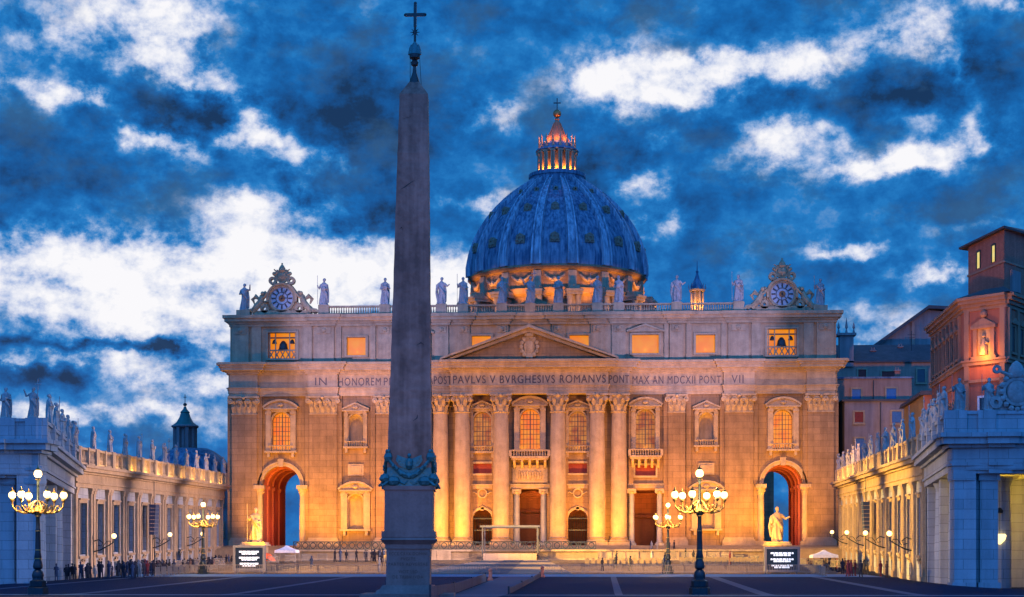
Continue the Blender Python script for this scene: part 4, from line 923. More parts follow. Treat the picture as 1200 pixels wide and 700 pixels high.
# bronze eagles, garlands and lions at the shaft's foot
b = MB(); taper(b, 1.62, 1.5, 7.6, 8.9, OM)
for q in range(4):
    M = OM @ Matrix.Rotation(q*PI/2, 4, 'Z') @ Matrix.Translation((0, 0, 7.6)) @ Matrix.Diagonal((.88, .88, 1, 1)) @ Matrix.Translation((0, 0, -7.6))
    pts = [(-1.55+3.1*i/10, -1.85, 9.35-1.05*math.sin(PI*i/10)) for i in range(11)]
    b.tube(pts, [.12+.1*math.sin(PI*i/10) for i in range(11)], 7, M)
    for i in range(1, 10): b.ball((pts[i][0], pts[i][1]-.12, pts[i][2]+.05*(-1)**i), .15, 6, M=M)
    b.ball((0, -1.8, 9.15), .33, 10, sz=1.35, M=M); b.ball((0, -1.9, 9.7), .17, 8, M=M)          # eagle body and head
    for sx in (-1, 1):
        b.add([(sx*.2,-1.8,9.5),(sx*.95,-1.9,9.75),(sx*1.05,-1.85,9.35),(sx*.75,-1.85,9.0),(sx*.25,-1.85,8.8),(sx*.2,-1.65,9.5),(sx*.95,-1.7,9.7),(sx*.25,-1.6,8.9)], [(0,1,2,3,4),(0,5,6,1),(5,7,4,3,6),(1,6,3,2)], M)
        b.ball((sx*1.6, -1.7, 9.6), .3, 8, sz=1.3, M=M); b.ball((sx*1.62, -1.75, 10.0), .16, 6, M=M)
    for sx in (-1, 1):     # couchant lions at the corners
        b.ball((sx*1.25, -1.85, 7.95), .36, 9, sx=1.7, M=M); b.ball((sx*1.85, -1.95, 8.15), .34, 9, M=M); b.ball((sx*2.02, -2.15, 8.1), .17, 7, M=M)
        b.tube([(sx*1.7, -2.0, 7.9), (sx*1.95, -2.2, 7.68), (sx*2.1, -2.3, 7.62)], [.15, .1, .1], 6, M); b.tube([(sx*.7, -1.85, 7.9), (sx*.35, -1.95, 7.75), (sx*.1, -1.9, 8.0)], [.1, .06, .05], 5, M)
b.build('bronze_ornament', BRONZE, ob)
b = MB(SHR); X0, Y0 = 0, 115
b.lathe([(.4, 35.6), (.34, 35.9), (.14, 36.5), (.1, 36.9), (.24, 37.0), (.28, 37.2), (.16, 37.35), (.36, 37.5), (.38, 37.75)], 14, (X0, Y0, 0)); b.build('cross_mount', DBRONZE, ob)
b = MB(SHR)
for dx, r, z in ((0, .3, 38.2), (-.26, .2, 37.95), (.26, .2, 37.95), (0, .38, 37.9)): b.lathe([(r*1.05, 37.75), (r, z-.1), (r*.7, z+.25), (.03, z+.5)], 10, (X0+dx, Y0, 0))
b.build('mount_hills', BRONZE, ob)
b = MB(SHR); b.tube([(0, Y0, 38.6), (0, Y0, 41.2)], .085, 6)
for i in range(4):
    a = PI*i/4; b.tube([(-.34*math.cos(a), Y0, 39.3-.34*math.sin(a)), (0, Y0, 39.3), (.34*math.cos(a), Y0, 39.3+.34*math.sin(a))], [.01, .07, .01], 5)
b.box(-.1, .1, Y0-.09, Y0+.09, 39.7, 41.3); b.box(-.68, .68, Y0-.08, Y0+.08, 40.42, 40.62)
for p in ((-.68, 40.52), (.68, 40.52), (0, 41.32)): b.ball((p[0], Y0, p[1]), .12, 6)
b.tube([(-.3, Y0, 35.9), (-.32, Y0, 37.6)], .018, 4); b.tube([(.5, Y0, 35.3), (.34, Y0, 37.6)], .018, 4)
b.build('cross', DBRONZE, ob)

# ------------------------------------------------------------------ lamp posts (six arms and a top globe)
def lamp_post():
    t = thing('lamp_post', '', 'lamp post')
    b = MB(); b.lathe([(.78, -.3), (.78, .5), (.7, .55), (.72, .62)], 8); b.lathe([(.6, .6), (.62, 1.0), (.42, 1.1), (.4, 1.3)], 8); b.build('base', IRON, t)
    b = MB(); b.lathe([(.40, 1.2), (.44, 1.45), (.36, 1.7), (.22, 1.85), (.34, 1.95), (.36, 2.1), (.30, 2.4), (.22, 2.6), (.27, 2.75), (.2, 3.2), (.17, 4.6), (.2, 4.7), (.15, 4.9), (.14, 5.7), (.24, 5.85), (.3, 6.05), (.18, 6.25), (.1, 6.6), (.09, 8.3), (.16, 8.45), (.12, 8.6)], 14)
    for i in range(8): a = 2*PI*i/8; b.tube([(.19*math.cos(a), .19*math.sin(a), 2.8), (.155*math.cos(a), .155*math.sin(a), 4.6)], .03, 4)
    b.build('post', IRON, t, True)
    b = MB(); b.lathe([(.2, 6.0), (.42, 6.15), (.3, 6.35), (.14, 6.6)], 10); b.build('hub', GILT, t)
    for z in (2.62, 3.25, 4.65, 5.75, 8.45): b = MB(); b.lathe([(.29 if z < 3 else .215, z), (.29 if z < 3 else .215, z+.07)], 12); b.build('collar', GILT, t)
    for i in range(6):
        a = 2*PI*i/6+rad(10); M = T(0, 0, 0, a); arm = MB()
        arm.tube([(.15, 0, 6.35), (.5, 0, 6.05), (1.0, 0, 6.0), (1.5, 0, 6.15), (1.8, 0, 6.45), (1.85, 0, 6.85)], [.1, .09, .085, .08, .06, .05], 6, M)
        arm.tube([(.2, 0, 6.9), (.5, 0, 6.7), (.7, 0, 6.35), (.95, 0, 6.2), (1.05, 0, 6.5), (.9, 0, 6.62)], .05, 5, M)
        arm.tube([(1.1, 0, 6.05), (1.35, 0, 6.5), (1.55, 0, 6.55), (1.55, 0, 6.35)], .045, 5, M)
        for q, zz in ((.55, 6.1), (.95, 6.05), (1.35, 6.15)): arm.ball((q, 0, zz), .12, 6, M=M)
        arm.lathe([(.06, 6.8), (.17, 6.95), (.1, 7.05)], 8, (1.85, 0, 0), M=M); ao = arm.build('arm', GILT, t)
        g = MB(); g.ball((1.85, 0, 7.32), .27, 14, sz=1.05, M=M); g.build('globe', GLOBE, t, True)
        g = MB(); g.lathe([(.15, 7.55), (.17, 7.62), (.05, 7.72), (.02, 7.9)], 8, (1.85, 0, 0), M=M); g.build('globe_cap', GILT, t)
    g = MB(); g.ball((0, 0, 8.9), .30, 14, sz=1.05); g.build('globe', GLOBE, t, True)
    g = MB(); g.lathe([(.16, 9.17), (.18, 9.24), (.05, 9.35), (.02, 9.55)], 8); g.build('globe_cap', GILT, t)
    return t
spot((6, 50, 5), (0, 115, 19), 19000, (1, .66, .46), 40, 1, .8)      # added unseen fill that warms the obelisk
for x_, ax in ((-28, -30), (-28, -10), (20.6, 8), (20.6, 28)): spot((x_, 121, 10.6), (ax, 228, 2.5), 330000, (1, .52, .18), 19, 1, .4)      # added unseen fills above the two near posts, brightening the steps
lp = lamp_post()
LP = [(-28.0, 120, 'large many-armed lamp post at the far left, before the left colonnade'), (20.6, 122, 'largest many-armed lamp post to the right of the obelisk, before the church steps'),
      (-33.9, 195, 'smaller distant many-armed lamp post at the left end of the church'), (21.4, 200, 'smaller distant lamp post just left of the large one on the right')]
for i, (x, y, lb) in enumerate(LP):
    o = lp if i == 0 else copy_tree(lp); o.location = (x, y, ground(x, y)); o['label'] = lb; o['group'] = 'many-armed lamp posts in the square'
    if y > 150: o.scale = (.93, .93, .93); o.rotation_euler = (0, 0, .25)
    gz = ground(x, y)
    point((x, y, gz+8.0), 1500, (1, .55, .2), .5); point((x-.3, y-1.2, gz+6.9), 800, (1, .62, .22), .5)

# ------------------------------------------------------------------ the two wings
def wing(name_side, P0, P1, sg):
    """one long wing; local u runs from the near end to the church, v points to the square"""
    p0, p1 = Vector((*P0, 0)), Vector((*P1, 0)); d = (p1-p0); Ln = d.length; d.normalize(); nrm = Vector((-d.y, d.x, 0)) if sg > 0 else Vector((d.y, -d.x, 0))
    z0 = .25; sl = 2.42/Ln
    # local x=u, local y=-v (front faces -y like the church), z sheared to climb with the square
    M = Matrix(((d.x, -nrm.x, 0, p0.x), (d.y, -nrm.y, 0, p0.y), (sl, 0, 1, z0), (0, 0, 0, 1)))
    t = thing('wing_building', 'long %s wing with paired pilasters, tall windows and a statue-lined balustrade running to the church' % name_side, 'building', (p0.x, p0.y, 0))
    nb = 12; Lb = Ln/nb; ww = 3.3 if sg < 0 else 2.5; hw = ww/2
    b = MB(M)
    for k in range(nb): b.wall(k*Lb, (k+1)*Lb, -2, 11.4, 0, [((k+.5)*Lb, 1.5, .3, 1.9, False), ((k+.5)*Lb, ww, 3.1, 9.4, False)], .6)
    b.box(0, Ln, .62, 9, -2, 13.8); b.build('wall', PLAINWALL, t)
    for k in range(nb+1):
        for dx in (-1.15, .25):
            u = k*Lb+dx
            if u < -.1 or u > Ln-.9: continue
            b = MB(M); b.box(u, u+.9, -.35, .1, .6, 10.6); b.box(u-.12, u+1.02, -.5, .1, -1, .6); b.box(u-.1, u+1.0, -.45, .1, 10.6, 10.95); b.box(u-.18, u+1.08, -.55, .1, 10.95, 11.3); b.build('pilaster', TRIM, t)
    for k in range(nb):
        u = (k+.5)*Lb; b = MB(M)
        b.box(u-hw-.35, u-hw-.01, -.2, .1, 2.9, 9.6); b.box(u+hw+.01, u+hw+.35, -.2, .1, 2.9, 9.6); b.box(u-hw-.35, u+hw+.35, -.2, .1, 9.41, 9.8); b.box(u-hw-.5, u+hw+.5, -.4, .1, 9.8, 10.0); b.box(u-hw-.5, u+hw+.5, -.35, .1, 2.6, 2.9)
        b.box(u-1.0, u+1.0, -.15, .1, 1.95, 2.3); b.tube([(u-.7, -.2, 2.3), (u-.3, -.25, 2.5), (u+.3, -.25, 2.5), (u+.7, -.2, 2.3)], .1, 5)
        w_ = b.build('window', TRIM, t)
        b = MB(M); b.box(u-hw, u+hw, .42, .5, 3.1, 9.4)
        for i in range(1, 5): b.box(u-hw, u+hw, .38, .42, 3.1+6.3*i/5-.05, 3.1+6.3*i/5+.05)
        b.box(u-.05, u+.05, .36, .42, 3.1, 9.4); b.build('pane', SHUT, w_)
    b = MB(M)
    for za, zb, p in ((11.3, 11.8, .15), (11.8, 12.0, .35), (12.0, 12.95, .2), (12.95, 13.2, .5), (13.2, 13.65, 1.15), (13.65, 14.0, 1.45)): b.box(-.3, Ln+.3, -.3-p, 9+p*.3, za, zb)
    b.build('entablature', TRIM, t)
    b = MB(M); n = int(Ln/.62)
    b.box(0, Ln, -.75, -.2, 14.0, 14.35); b.box(0, Ln, -.8, -.15, 15.85, 16.15)
    for i in range(n): u = (i+.5)*Ln/n; b.lathe([(.12, 14.35), (.2, 14.75), (.1, 15.4), (.15, 15.85)], 5, (u, -.47, 0))
    for k in range(nb*2+1): u = k*Lb/2; hb = .75 if k % 2 == 0 else .3; b.box(u-hb, u+hb, -.95, 0.1, 14.0, 16.22)
    b.build('balustrade', TRIM, t)
    for k in range(nb+1):
        q = M @ Vector((k*Lb, -.3, 16.2)); rz = math.atan2(nrm.x, -nrm.y)+random.uniform(-.5, .5)
        statue(q.x, q.y, q.z-.02, k*3+(1 if sg > 0 else 0), random.uniform(.95, 1.06), rz, '%s robed statue from the near end of the %s wing balustrade' % (ORD[k], name_side), 'statues on the %s wing' % name_side)
    # small floodlights on the cornice outside the balustrade, stronger towards the church
    for k in range(1, nb*2):
        u = (k+.5)*Lb/2
        if k % 2: continue
        q = M @ Vector((u, -1.5, 14.2)); point((q.x, q.y, q.z), (120 if k < 6 else 330)*(1.5 if sg > 0 else 1), (1, .55, .10), .1)
    # bracket lanterns
    for k in ((1, 4, 7, 10) if sg > 0 else (1, 5, 8)):
        u = k*Lb; l = thing('wall_lantern', '%s wall lantern on a scrolled bracket along the %s wing' % ({1: 'nearest', 4: 'second', 5: 'middle', 7: 'third', 8: 'farthest', 10: 'farthest'}[k], name_side), 'wall lamp', tuple(M @ Vector((u, -.4, 4.0))), 'bracket lanterns on the wings')
        b = MB(M); b.tube([(u, -.4, 3.4), (u, -1.2, 3.6), (u, -2.3, 4.2), (u, -2.9, 4.6), (u, -2.9, 5.0)], [.1, .09, .08, .07, .05], 6); b.tube([(u, -.4, 4.7), (u, -1.0, 4.9), (u, -1.5, 4.5), (u, -1.3, 4.1), (u, -.9, 4.2)], .07, 5); b.tube([(u, -1.5, 4.0), (u, -2.0, 4.7), (u, -2.5, 4.7), (u, -2.5, 4.4)], .05, 5); b.build('bracket', IRON, l)
        b = MB(M); b.ball((u, -2.9, 5.35), .32, 12); b.build('globe', GLOBE, l, True)
        q = M @ Vector((u, -3.0, 5.35)); point((q.x, q.y, q.z), 800*(1.6 if sg > 0 else 1), (1, .55, .14), .3)
    # hanging loudspeaker array
    u = (4.5 if sg < 0 else 5.5)*Lb; b = MB(M)
    for i in range(8): b.box(u-1.35, u+1.35, -2.0+.03*i, -1.1, 9.7-.55*i-.5, 9.7-.55*i-.02)
    l = thing('loudspeaker', 'dark hanging loudspeaker column before the %s wing' % name_side, 'loudspeaker', tuple(M @ Vector((u, -1.5, 5)))); b.build('cabinet', CLOTHD[1], l)
    b = MB(M); b.tube([(u, -1.5, 9.7), (u, -1.5, 13.0)], .05, 5); b.tube([(u, -1.5, 5.3), (u, -1.6, 0)], .07, 5); b.build('hanger', IRON, l)
    return M, t
LA, LB_ = (-50.0, 196), (-55.8, 299); RA, RB = (48.95, 184), (55.6, 296)
ML, tl = wing('left', LA, LB_, -1); MR, tr = wing('right', RA, RB, 1)
spot((40, 150, 12), (-42, 168, 6), 110000, (.7, .72, 1), 34, .9, 1.0)  # added unseen fill, brightening the left loggia
spot((-38, 150, 14), (46, 172, 6), 190000, (1, .68, .42), 30, .9, 1.0)  # added unseen fill, brightening the right loggia
spot((40, 232, 18), (68, 322, 31), 150000, (1, .48, .24), 34, 1, 1.0)  # added unseen fill, warming the buildings right of the church
for y_ in (205, 240, 275):
    spot((47, 228, 17.5), (-53, y_, 4), 560000, (1, .66, .62), 22, .6, 1.0)
    spot((-49, 228, 17.5), (54, y_, 3), 1500000, (1, .56, .10), 21, .6, 1.0)
# near blocks where the wings turn into the colonnade
def block(sg, corner, inner, name_side, H=14.0):
    cx, cy = corner; t = thing('colonnade', 'blue-shaded near end of the %s colonnade with giant pilasters' % name_side, 'building', (cx, cy, 0))
    def front(yy, parts): pass
    F = Matrix(((sg, 0, 0, cx), (0, 1, 0, cy), (0, 0, 1, 0), (0, 0, 0, 1)))     # local x runs outward from the corner along the front
    b = MB(F)
    piers = [(0, 1.7, 0), (2.4, 4.0, .5), (10.2, 12.4, 0), (13.2, 15, .5), (21, 23.2, 0), (24, 26, .5), (32, 34, 0)]
    for x0, x1, dy in piers: b.box(x0, x1, dy, dy+1.9, -1, H-3.6); b.box(x0-.2, x1+.2, dy-.2, dy+2.1, -1, .6); b.box(x0-.15, x1+.15, dy-.2, dy+2.1, H-4.2, H-3.6)
    b.box(1.9, 2.5, .9, 1.9, -1, H-3.6); b.box(12.4, 13.2, .9, 1.9, -1, H-3.6); b.box(23.2, 24, .9, 1.9, -1, H-3.6)
    for x0, dy in ((4.6, 6), (9.3, 9), (14.5, 6), (19.5, 9), (26, 6)): b.lathe([(.9, -1), (.9, 4), (.8, H-4.6), (1.1, H-3.65)], 14, (x0+1, dy, 0))
    b.box(7, 36, 12.5, 13.2, -1, H-3.4)
    b.build('pier', PLAINWALL, t)
    b = MB(F)
    for za, zb, p in ((H-3.6, H-2.9, .1), (H-2.9, H-2.6, .3), (H-2.6, H-1.3, .15), (H-1.3, H-1.0, .6), (H-1.0, H-.4, 1.2), (H-.4, H, 1.5)): b.box(-p, 36, -p, 2.3, za, zb); b.box(8, 36, 2.3, 12.9, za-.002, zb-.002); b.box(3.0-p*.3, 5.0+p*.3, -p-.35, 2, za+.003, zb+.003)
    b.box(-.4, 36, -.4, .6, H+.01, H+.4); b.box(-.3, 36, -.3, .5, H+.4, H+1.7); b.box(-.45, 36, -.45, .65, H+1.7, H+2.0); b.box(8, 36, 2.3, 12.8, H-.1, H+.02)
    for x in (.2, 2.8, 10.9, 14, 22): b.box(x-.8, x+.8, -.55, .75, H+.02, H+2.05)
    b.build('entablature', PLAINWALL, t)
    # oblique loggia from the corner to the wing
    ix, iy = inner; dv = Vector((ix-cx, iy-cy, 0)); Ls = dv.length; dv.normalize(); nv = Vector((-dv.y, dv.x, 0)) if sg > 0 else Vector((dv.y, -dv.x, 0))
    G = Matrix(((dv.x, -nv.x, 0, cx), (dv.y, -nv.y, 0, cy), (0, 0, 1, 0), (0, 0, 0, 1)))
    b = MB(G); nP = 7
    nP = 5
    for i in range(nP):
        u = .4+(Ls-1.6)*i/(nP-1)
        if i % 2 == 0: b.box(u-.3, u+1.5, .1, 1.9, -1, H-3.3)
        else: b.lathe([(.85, -1), (.85, 4), (.74, H-4), (1.0, H-3.3)], 16, (u+.8, 1.1, 0))
    b.box(0, Ls, 8, 8.6, -1, H-3); b.build('loggia_pier', PLAINWALL, t)
    b = MB(G)
    for za, zb, p in ((H-3.3, H-2.7, .1), (H-2.7, H-2.5, .3), (H-2.5, H-1.3, .15), (H-1.3, H-1.0, .5), (H-1.0, H-.38, 1.15), (H-.38, H-.02, 1.45)): b.box(-p*.2, Ls+.4, -.1-p, 8.6, za, zb)
    b.box(0, Ls, -.7, -.1, H-.02, H+.35); b.box(0, Ls, -.75, -.05, H+1.7, H+2.0)
    for i in range(int(Ls/.62)): b.lathe([(.12, .35), (.2, .7), (.1, 1.3), (.15, 1.7)], 5, (i*.62+.3, -.4, H))
    for i in range(6): u = Ls*i/5; b.box(u-.6, u+.6, -.95, .1, H-.01, H+2.05)
    b.build('loggia_entablature', PLAINWALL, t)
    for i in range(1, 6):
        q = G @ Vector((Ls*(i)/5.6, -.4, H+2.03)); statue(q.x, q.y, q.z, i*2+(3 if sg > 0 else 0), random.uniform(.95, 1.05), math.atan2(nv.x, -nv.y)+random.uniform(-.4, .4), '%s robed statue on the curved part between the %s wing and its near corner' % (ORD[i-1] if i > 1 else 'first', name_side), 'statues at the %s colonnade corner' % name_side)
    for j, x in enumerate((.2, 2.8)):
        q = F @ Vector((x+.3, .2, H+2.03)); statue(q.x, q.y, q.z, 4+j*2+(1 if sg > 0 else 0), 1.0, random.uniform(-.3, .3), ('statue at the very corner of the %s colonnade roof' if j == 0 else 'statue on the %s colonnade front, next to the corner one') % name_side, 'statues at the %s colonnade corner' % name_side)
    return F, G, Ls
FLb, GLb, LsL = block(-1, (-39.8, 154), LA, 'left'); FRb, GRb, LsR = block(1, (45.1, 151), RA, 'right')
# warm light inside the colonnades
for x in (6, 13, 20, 27):
    q = FRb @ Vector((x, 7.5, 8.2)); point(tuple(q), 950, (1, .56, .02), .4)
for F_, G_, Ls_, pw in ((FLb, GLb, LsL, 70), (FRb, GRb, LsR, 110)):
    for k in (.3, .6, .85): q = G_ @ Vector((Ls_*k, 4.5, 5)); point(tuple(q), pw, (1, .5, .2), .4)
# hanging lamp in the right colonnade
hl = thing('hanging_lamp', 'glowing glass lamp hanging on a chain inside the right colonnade', 'lamp', (50.3, 156, 5))
b = MB(); b.lathe([(.1, 5.3), (.5, 5.7), (.62, 6.1), (.5, 6.25)], 12, (50.3, 156, -1.2)); b.build('shade', plain('warm_glass', (.8, .6, .2), .3, 0, (1, .75, .3), 2.2), hl, True)
b = MB(); b.tube([(50.3, 156, 5.0), (50.3, 156, 10.5)], .03, 4); b.lathe([(.3, 8.2), (.35, 8.4), (.1, 8.7)], 8, (50.3, 156, -1.2)); b.build('chain', IRON, hl)
# coat of arms above the right block
b = MB(Matrix.Translation((50.6, 150.9, 15.9)) @ Matrix.Scale(.72, 4)); x, y, z = 0, 0, 0
b.prism([(x-3.2, z), (x+9, z), (x+9, z+.8), (x+2.6, z+1.4), (x+2.2, z+3.4), (x-2.2, z+3.4), (x-2.6, z+1.6), (x-3.2, z+.8)], y, y+.9)
b.ball((x, y-.1, z+2.5), 1.35, 16, sz=1.35, sy=.4); b.ring(x, z+2.5, 1.45, 1.8, y-.5, y+.3, 0, 2*PI, 22)
for i in range(16): a = 2*PI*i/16; b.ball((x+1.9*math.cos(a), y-.25, z+2.5+2.2*math.sin(a)), .4, 7)
b.lathe([(.9, 4.3), (1.1, 4.9), (.9, 5.5), (.5, 6.1), (.1, 6.4)], 12, (x, y+.2, z)); 
for sx in (-1, 1):
    b.tube([(x-sx*2.2, y-.3, z+3.2), (x+sx*2.4, y-.3, z+5.2)], .2, 6); b.ring(x+sx*2.5, z+5.3, .2, .55, y-.5, y-.1, 0, 2*PI, 10); b.ring(x+sx*2.6, z+1.2, .3, .8, y-.4, y+.2, 0, 2*PI, 12)
ca = b.build('coat_of_arms', STAT, None, True); tag(ca, 'large carved coat of arms with crossed keys on the right colonnade roof', 'sculpture')

# ------------------------------------------------------------------ palace and houses right of the church
pal = thing('palace', 'tall red corner palace with a lit wall shrine, upper right', 'building', (75, 235, 0))
def face(b, A, B_, z0, z1, ops=(), d=.4):
    A, B_ = Vector((*A, 0)), Vector((*B_, 0)); u = (B_-A); Lf = u.length; u.normalize(); n_ = Vector((u.y, -u.x, 0))
    M = Matrix(((u.x, -n_.x, 0, A.x), (u.y, -n_.y, 0, A.y), (0, 0, 1, 0), (0, 0, 0, 1)))
    b.wall(0, Lf, z0, z1, 0, ops, d, M); return M, Lf
PA, PB, PC, PD = (65.3, 264), (64.3, 236), (68.9, 231), (82, 252)
b = MB(); frames = []
for A, B_ in ((PA, PB), (PB, PC), (PC, PD)):
    Lf = math.dist(A, B_)
    M, _ = face(b, A, B_, 0, 39.2); frames.append((M, Lf))
b.prism([PA, PB, PC, PD, (82, 264)], 39.1, 39.2, Matrix(((1,0,0,0),(0,0,1,0),(0,1,0,0),(0,0,0,1)))); P(b, 'wall', BRICK, pal)
b = MB()
for (M, Lf) in frames:
    for za, zb, p in ((37.6, 38.1, .2), (38.1, 38.6, .5), (38.6, 39.1, .9), (39.1, 39.5, 1.2), (30.0, 30.5, .3), (30.5, 30.8, .5), (27.6, 28.0, .25), (20.8, 21.3, .3)): b.box(-p*.4, Lf+p*.4, -p, .3, za, zb, M)
b.build('cornice', stone('palace_trim', (.42, .24, .15), .25, .5), pal)
def pwin(par, M, u, w_, z0, z1, ped=True, mat=TRIM, pane=GLASSD):
    b = MB(M); hw = w_/2; b.box(u-hw-.3, u-hw, -.22, .05, z0-.2, z1+.3); b.box(u+hw, u+hw+.3, -.22, .05, z0-.2, z1+.3); b.box(u-hw, u+hw, -.22, .05, z1, z1+.3); b.box(u-hw-.4, u+hw+.4, -.35, .05, z0-.5, z0-.2)
    if ped: b.prism([(u-hw-.6, z1+.45), (u+hw+.6, z1+.45), (u, z1+1.2)], -.5, .04); b.box(u-hw-.6, u+hw+.6, -.5, .05, z1+.3, z1+.5)
    f = b.build('window', mat, par); b = MB(M); b.box(u-hw, u+hw, -.06, -.02, z0, z1); b.box(u-.05, u+.05, -.09, -.05, z0, z1); b.box(u-hw, u+hw, -.09, -.05, (z0+z1)/2-.05, (z0+z1)/2+.05); b.build('pane', pane, f)
PT = MATS['palace_trim']
spot((40, 190, 18), (70, 238, 46), 52000, (1, .44, .20), 26, 1, 1)  # added unseen fill, warming the palace's upper storey
M0, L0 = frames[0]; M1, L1 = frames[1]; M2, L2 = frames[2]
b = MB()
for i in range(8): u = 1.2+3.4*i; b.box(u-.35, u+.35, -.35, .05, 30.8, 37.6, M0)
for i in range(5): u = .8+3.6*i; b.box(u-.35, u+.35, -.35, .05, 30.8, 37.6, M2)
for u in (.5, L1-.5): b.box(u-.4, u+.4, -.25, .05, 0, 37.6, M1)
b.build('pilaster', PT, pal)
for i in range(7): pwin(pal, M0, 2.9+3.4*i, 1.3, 31.8, 35.2, True, PT); pwin(pal, M0, 2.9+3.4*i, 1.2, 22.6, 25.6, False, PT)
for i in range(4): pwin(pal, M2, 2.6+3.6*i, 1.4, 31.8, 35.2, True, PT); pwin(pal, M2, 2.6+3.6*i, 1.3, 22.6, 25.4, False, PT)
u = L1/2; pwin(pal, M1, u, 1.6, 23.4, 25.4, False, WHITE); 
b = MB(M1); b.box(u-1.7, u-1.1, -.4, .05, 31.2, 35); b.box(u+1.1, u+1.7, -.4, .05, 31.2, 35); b.box(u-2, u+2, -.5, .05, 30.8, 31.2); b.box(u-2, u+2, -.6, .05, 35, 35.4); b.prism([(u-2.1, 35.4), (u+2.1, 35.4), (u, 36.5)], -.55, .04); b.ball((u, -.3, 37.0), .55, 10); sh = b.build('shrine', PT, pal)
b = MB(M1); b.box(u-1.1, u+1.1, -.1, .04, 31.2, 35); b.tube([(u, -.3, 31.3), (u, -.35, 32.5), (u, -.3, 33.6)], [.6, .5, .25], 8); b.ball((u, -.3, 33.95), .3, 8); b.ball((u+.5, -.3, 33.0), .25, 7); b.build('shrine_figure', CARV, sh)
q = M1 @ Vector((u+.4, -1.8, 31.2)); point(tuple(q), 900, (1, .32, .04), .2)
q = M1 @ Vector((u, -9, 24)); spot(tuple(q), tuple(M1 @ Vector((u, 0, 34))), 4200, (1, .35, .10), 70, 1, .5)
q = M0 @ Vector((L0*.6, -9, 18)); spot(tuple(q), tuple(M0 @ Vector((L0*.6, 0, 33))), 3200, (1, .45, .22), 90, 1, .5)
b = MB(); RT = Matrix(((1,0,0,0),(0,0,1,0),(0,1,0,0),(0,0,0,1)))
b.add([(64.2,265,39.5),(63.1,235.5,39.5),(68.8,229.3,39.5),(83.4,251.5,39.5),(83.4,265,39.5),(68.3,260,41.2),(67.6,238,41.2),(69.6,235.6,41.2),(79,252,41.2),(79,260,41.2)], [(0,1,6,5),(1,2,7,6),(2,3,8,7),(3,4,9,8),(4,0,5,9),(5,6,7,8,9)]); b.build('roof', TILE, pal)
# upper storey block
b = MB(); QA, QB, QC = (67.9, 250), (70.3, 238), (84, 256)
Mq, Lq = face(b, QA, QB, 41, 49.6); Mq2, Lq2 = face(b, QB, QC, 41, 50.2); b.build('upper_wall', BRICKB, pal)
b = MB(); b.box(-.1, Lq+.1, -.15, .1, 45.0, 45.3, Mq); b.box(0, Lq2, -.15, .1, 45.0, 45.3, Mq2); b.build('upper_course', PT, pal)
b = MB(); b.add([(66.8,251.5,49.4),(69.9,236.5,49.6),(85.5,256,50.0),(80,264,50),(76,250,52.0),(66.8,251.5,49.7),(69.9,236.5,49.9),(85.5,256,50.3)], [(0,1,6,5),(1,2,7,6),(5,6,4),(6,7,4),(7,3,4),(3,5,4),(0,3,2,1)]); b.build('upper_roof', TILE, pal)
for k in (.30, .72): 
    b = MB(Mq); u = Lq*k; b.box(u-.75, u-.5, -.1, .05, 45.6, 48.2); b.box(u+.5, u+.75, -.1, .05, 45.6, 48.2); b.box(u-.5, u+.5, -.1, .05, 48, 48.3); f = b.build('upper_window', DBRONZE, pal)
    b = MB(Mq); b.box(u-.4, u+.4, -.06, -.01, 45.7, 48); b.build('pane', YELW, f)
b = MB(Mq2); b.box(2, 5, -.3, .05, 41.2, 44.2); b.build('roof_hut', GREYW, pal)

def house(name, label, x0, x1, y0, y1, z0, z1, mat, roofz=None, roofmat=None, wins=(), over=.5):
    t = thing(name, label, 'building', ((x0+x1)/2, y0, z0)); b = MB(); b.box(x0, x1, y0, y1, z0-2, z1); b.build('wall', mat, t)
    b = MB(); b.box(x0-over, x1+over, y0-over, y1+over, z1, z1+.35)
    if roofz: b.add([(x0-over,y0-over,z1+.36),(x1+over,y0-over,z1+.36),(x1+over,y1,z1+.36),(x0-over,y1,z1+.36),(x0-over,(y0+y1)/2,roofz),(x1+over,(y0+y1)/2,roofz)], [(0,1,5,4),(2,3,4,5),(0,4,3),(1,2,5)])
    b.build('roof', roofmat or TILE, t)
    M = Matrix.Translation((0, y0, 0))
    for (u, w_, a, c, pm) in wins: pwin(t, M, u, w_, a, c, False, TRIM, pm)
    return t
BLUEP = plain('blue_pane', (.05, .16, .34), .3)
# (positions follow the view between the church and the palace)
house('side_building', 'grey stone building with framed windows right behind the right wing, beside the church', 59.5, 75, 318, 335, 2, 33.2, GREYW, None, TILE,
      [(62.2, 1.6, 29.3, 31.2, REDP), (69.3, 1.8, 29.2, 31.3, BLUEP), (62.3, 1.7, 22.2, 26.2, BLUEP), (62.3, 1.5, 14, 17, GLASSD), (69, 1.5, 22, 25, GLASSD)])
house('pink_building', 'low pinkish building with two blue windows above the grey stone one', 58.8, 73.4, 325, 340, 33, 38.3, OCHRE, None, LEAD, [(62.8, 1.7, 34.4, 36.3, BLUEP), (69.5, 1.9, 34.4, 36.4, BLUEP)], .3)
house('roofed_building', 'long building under a dark tiled roof with a small turret, right of the church', 60, 88, 345, 362, 20, 43.8, OCHRE, 48.6, TILE, [(67, 1.6, 39.8, 42.4, REDP), (79, 1.6, 39.8, 42.4, GLASSD), (72.5, 3, 40, 42, REDP)])
tu = thing('turret', 'small stone turret with pinnacles on the roof ridge beside the church', 'turret', (64, 345, 44))
b = MB(); b.box(62.4, 65.2, 344.5, 347, 43, 49.4); b.box(61.9, 65.7, 344, 347.4, 49.4, 49.9)
for x in (62.2, 63.8, 65.3): b.lathe([(.3, 49.9), (.12, 50.8), (.3, 51.1), (.02, 52.3+(x == 63.8)*.9)], 6, (x, 345, 0))
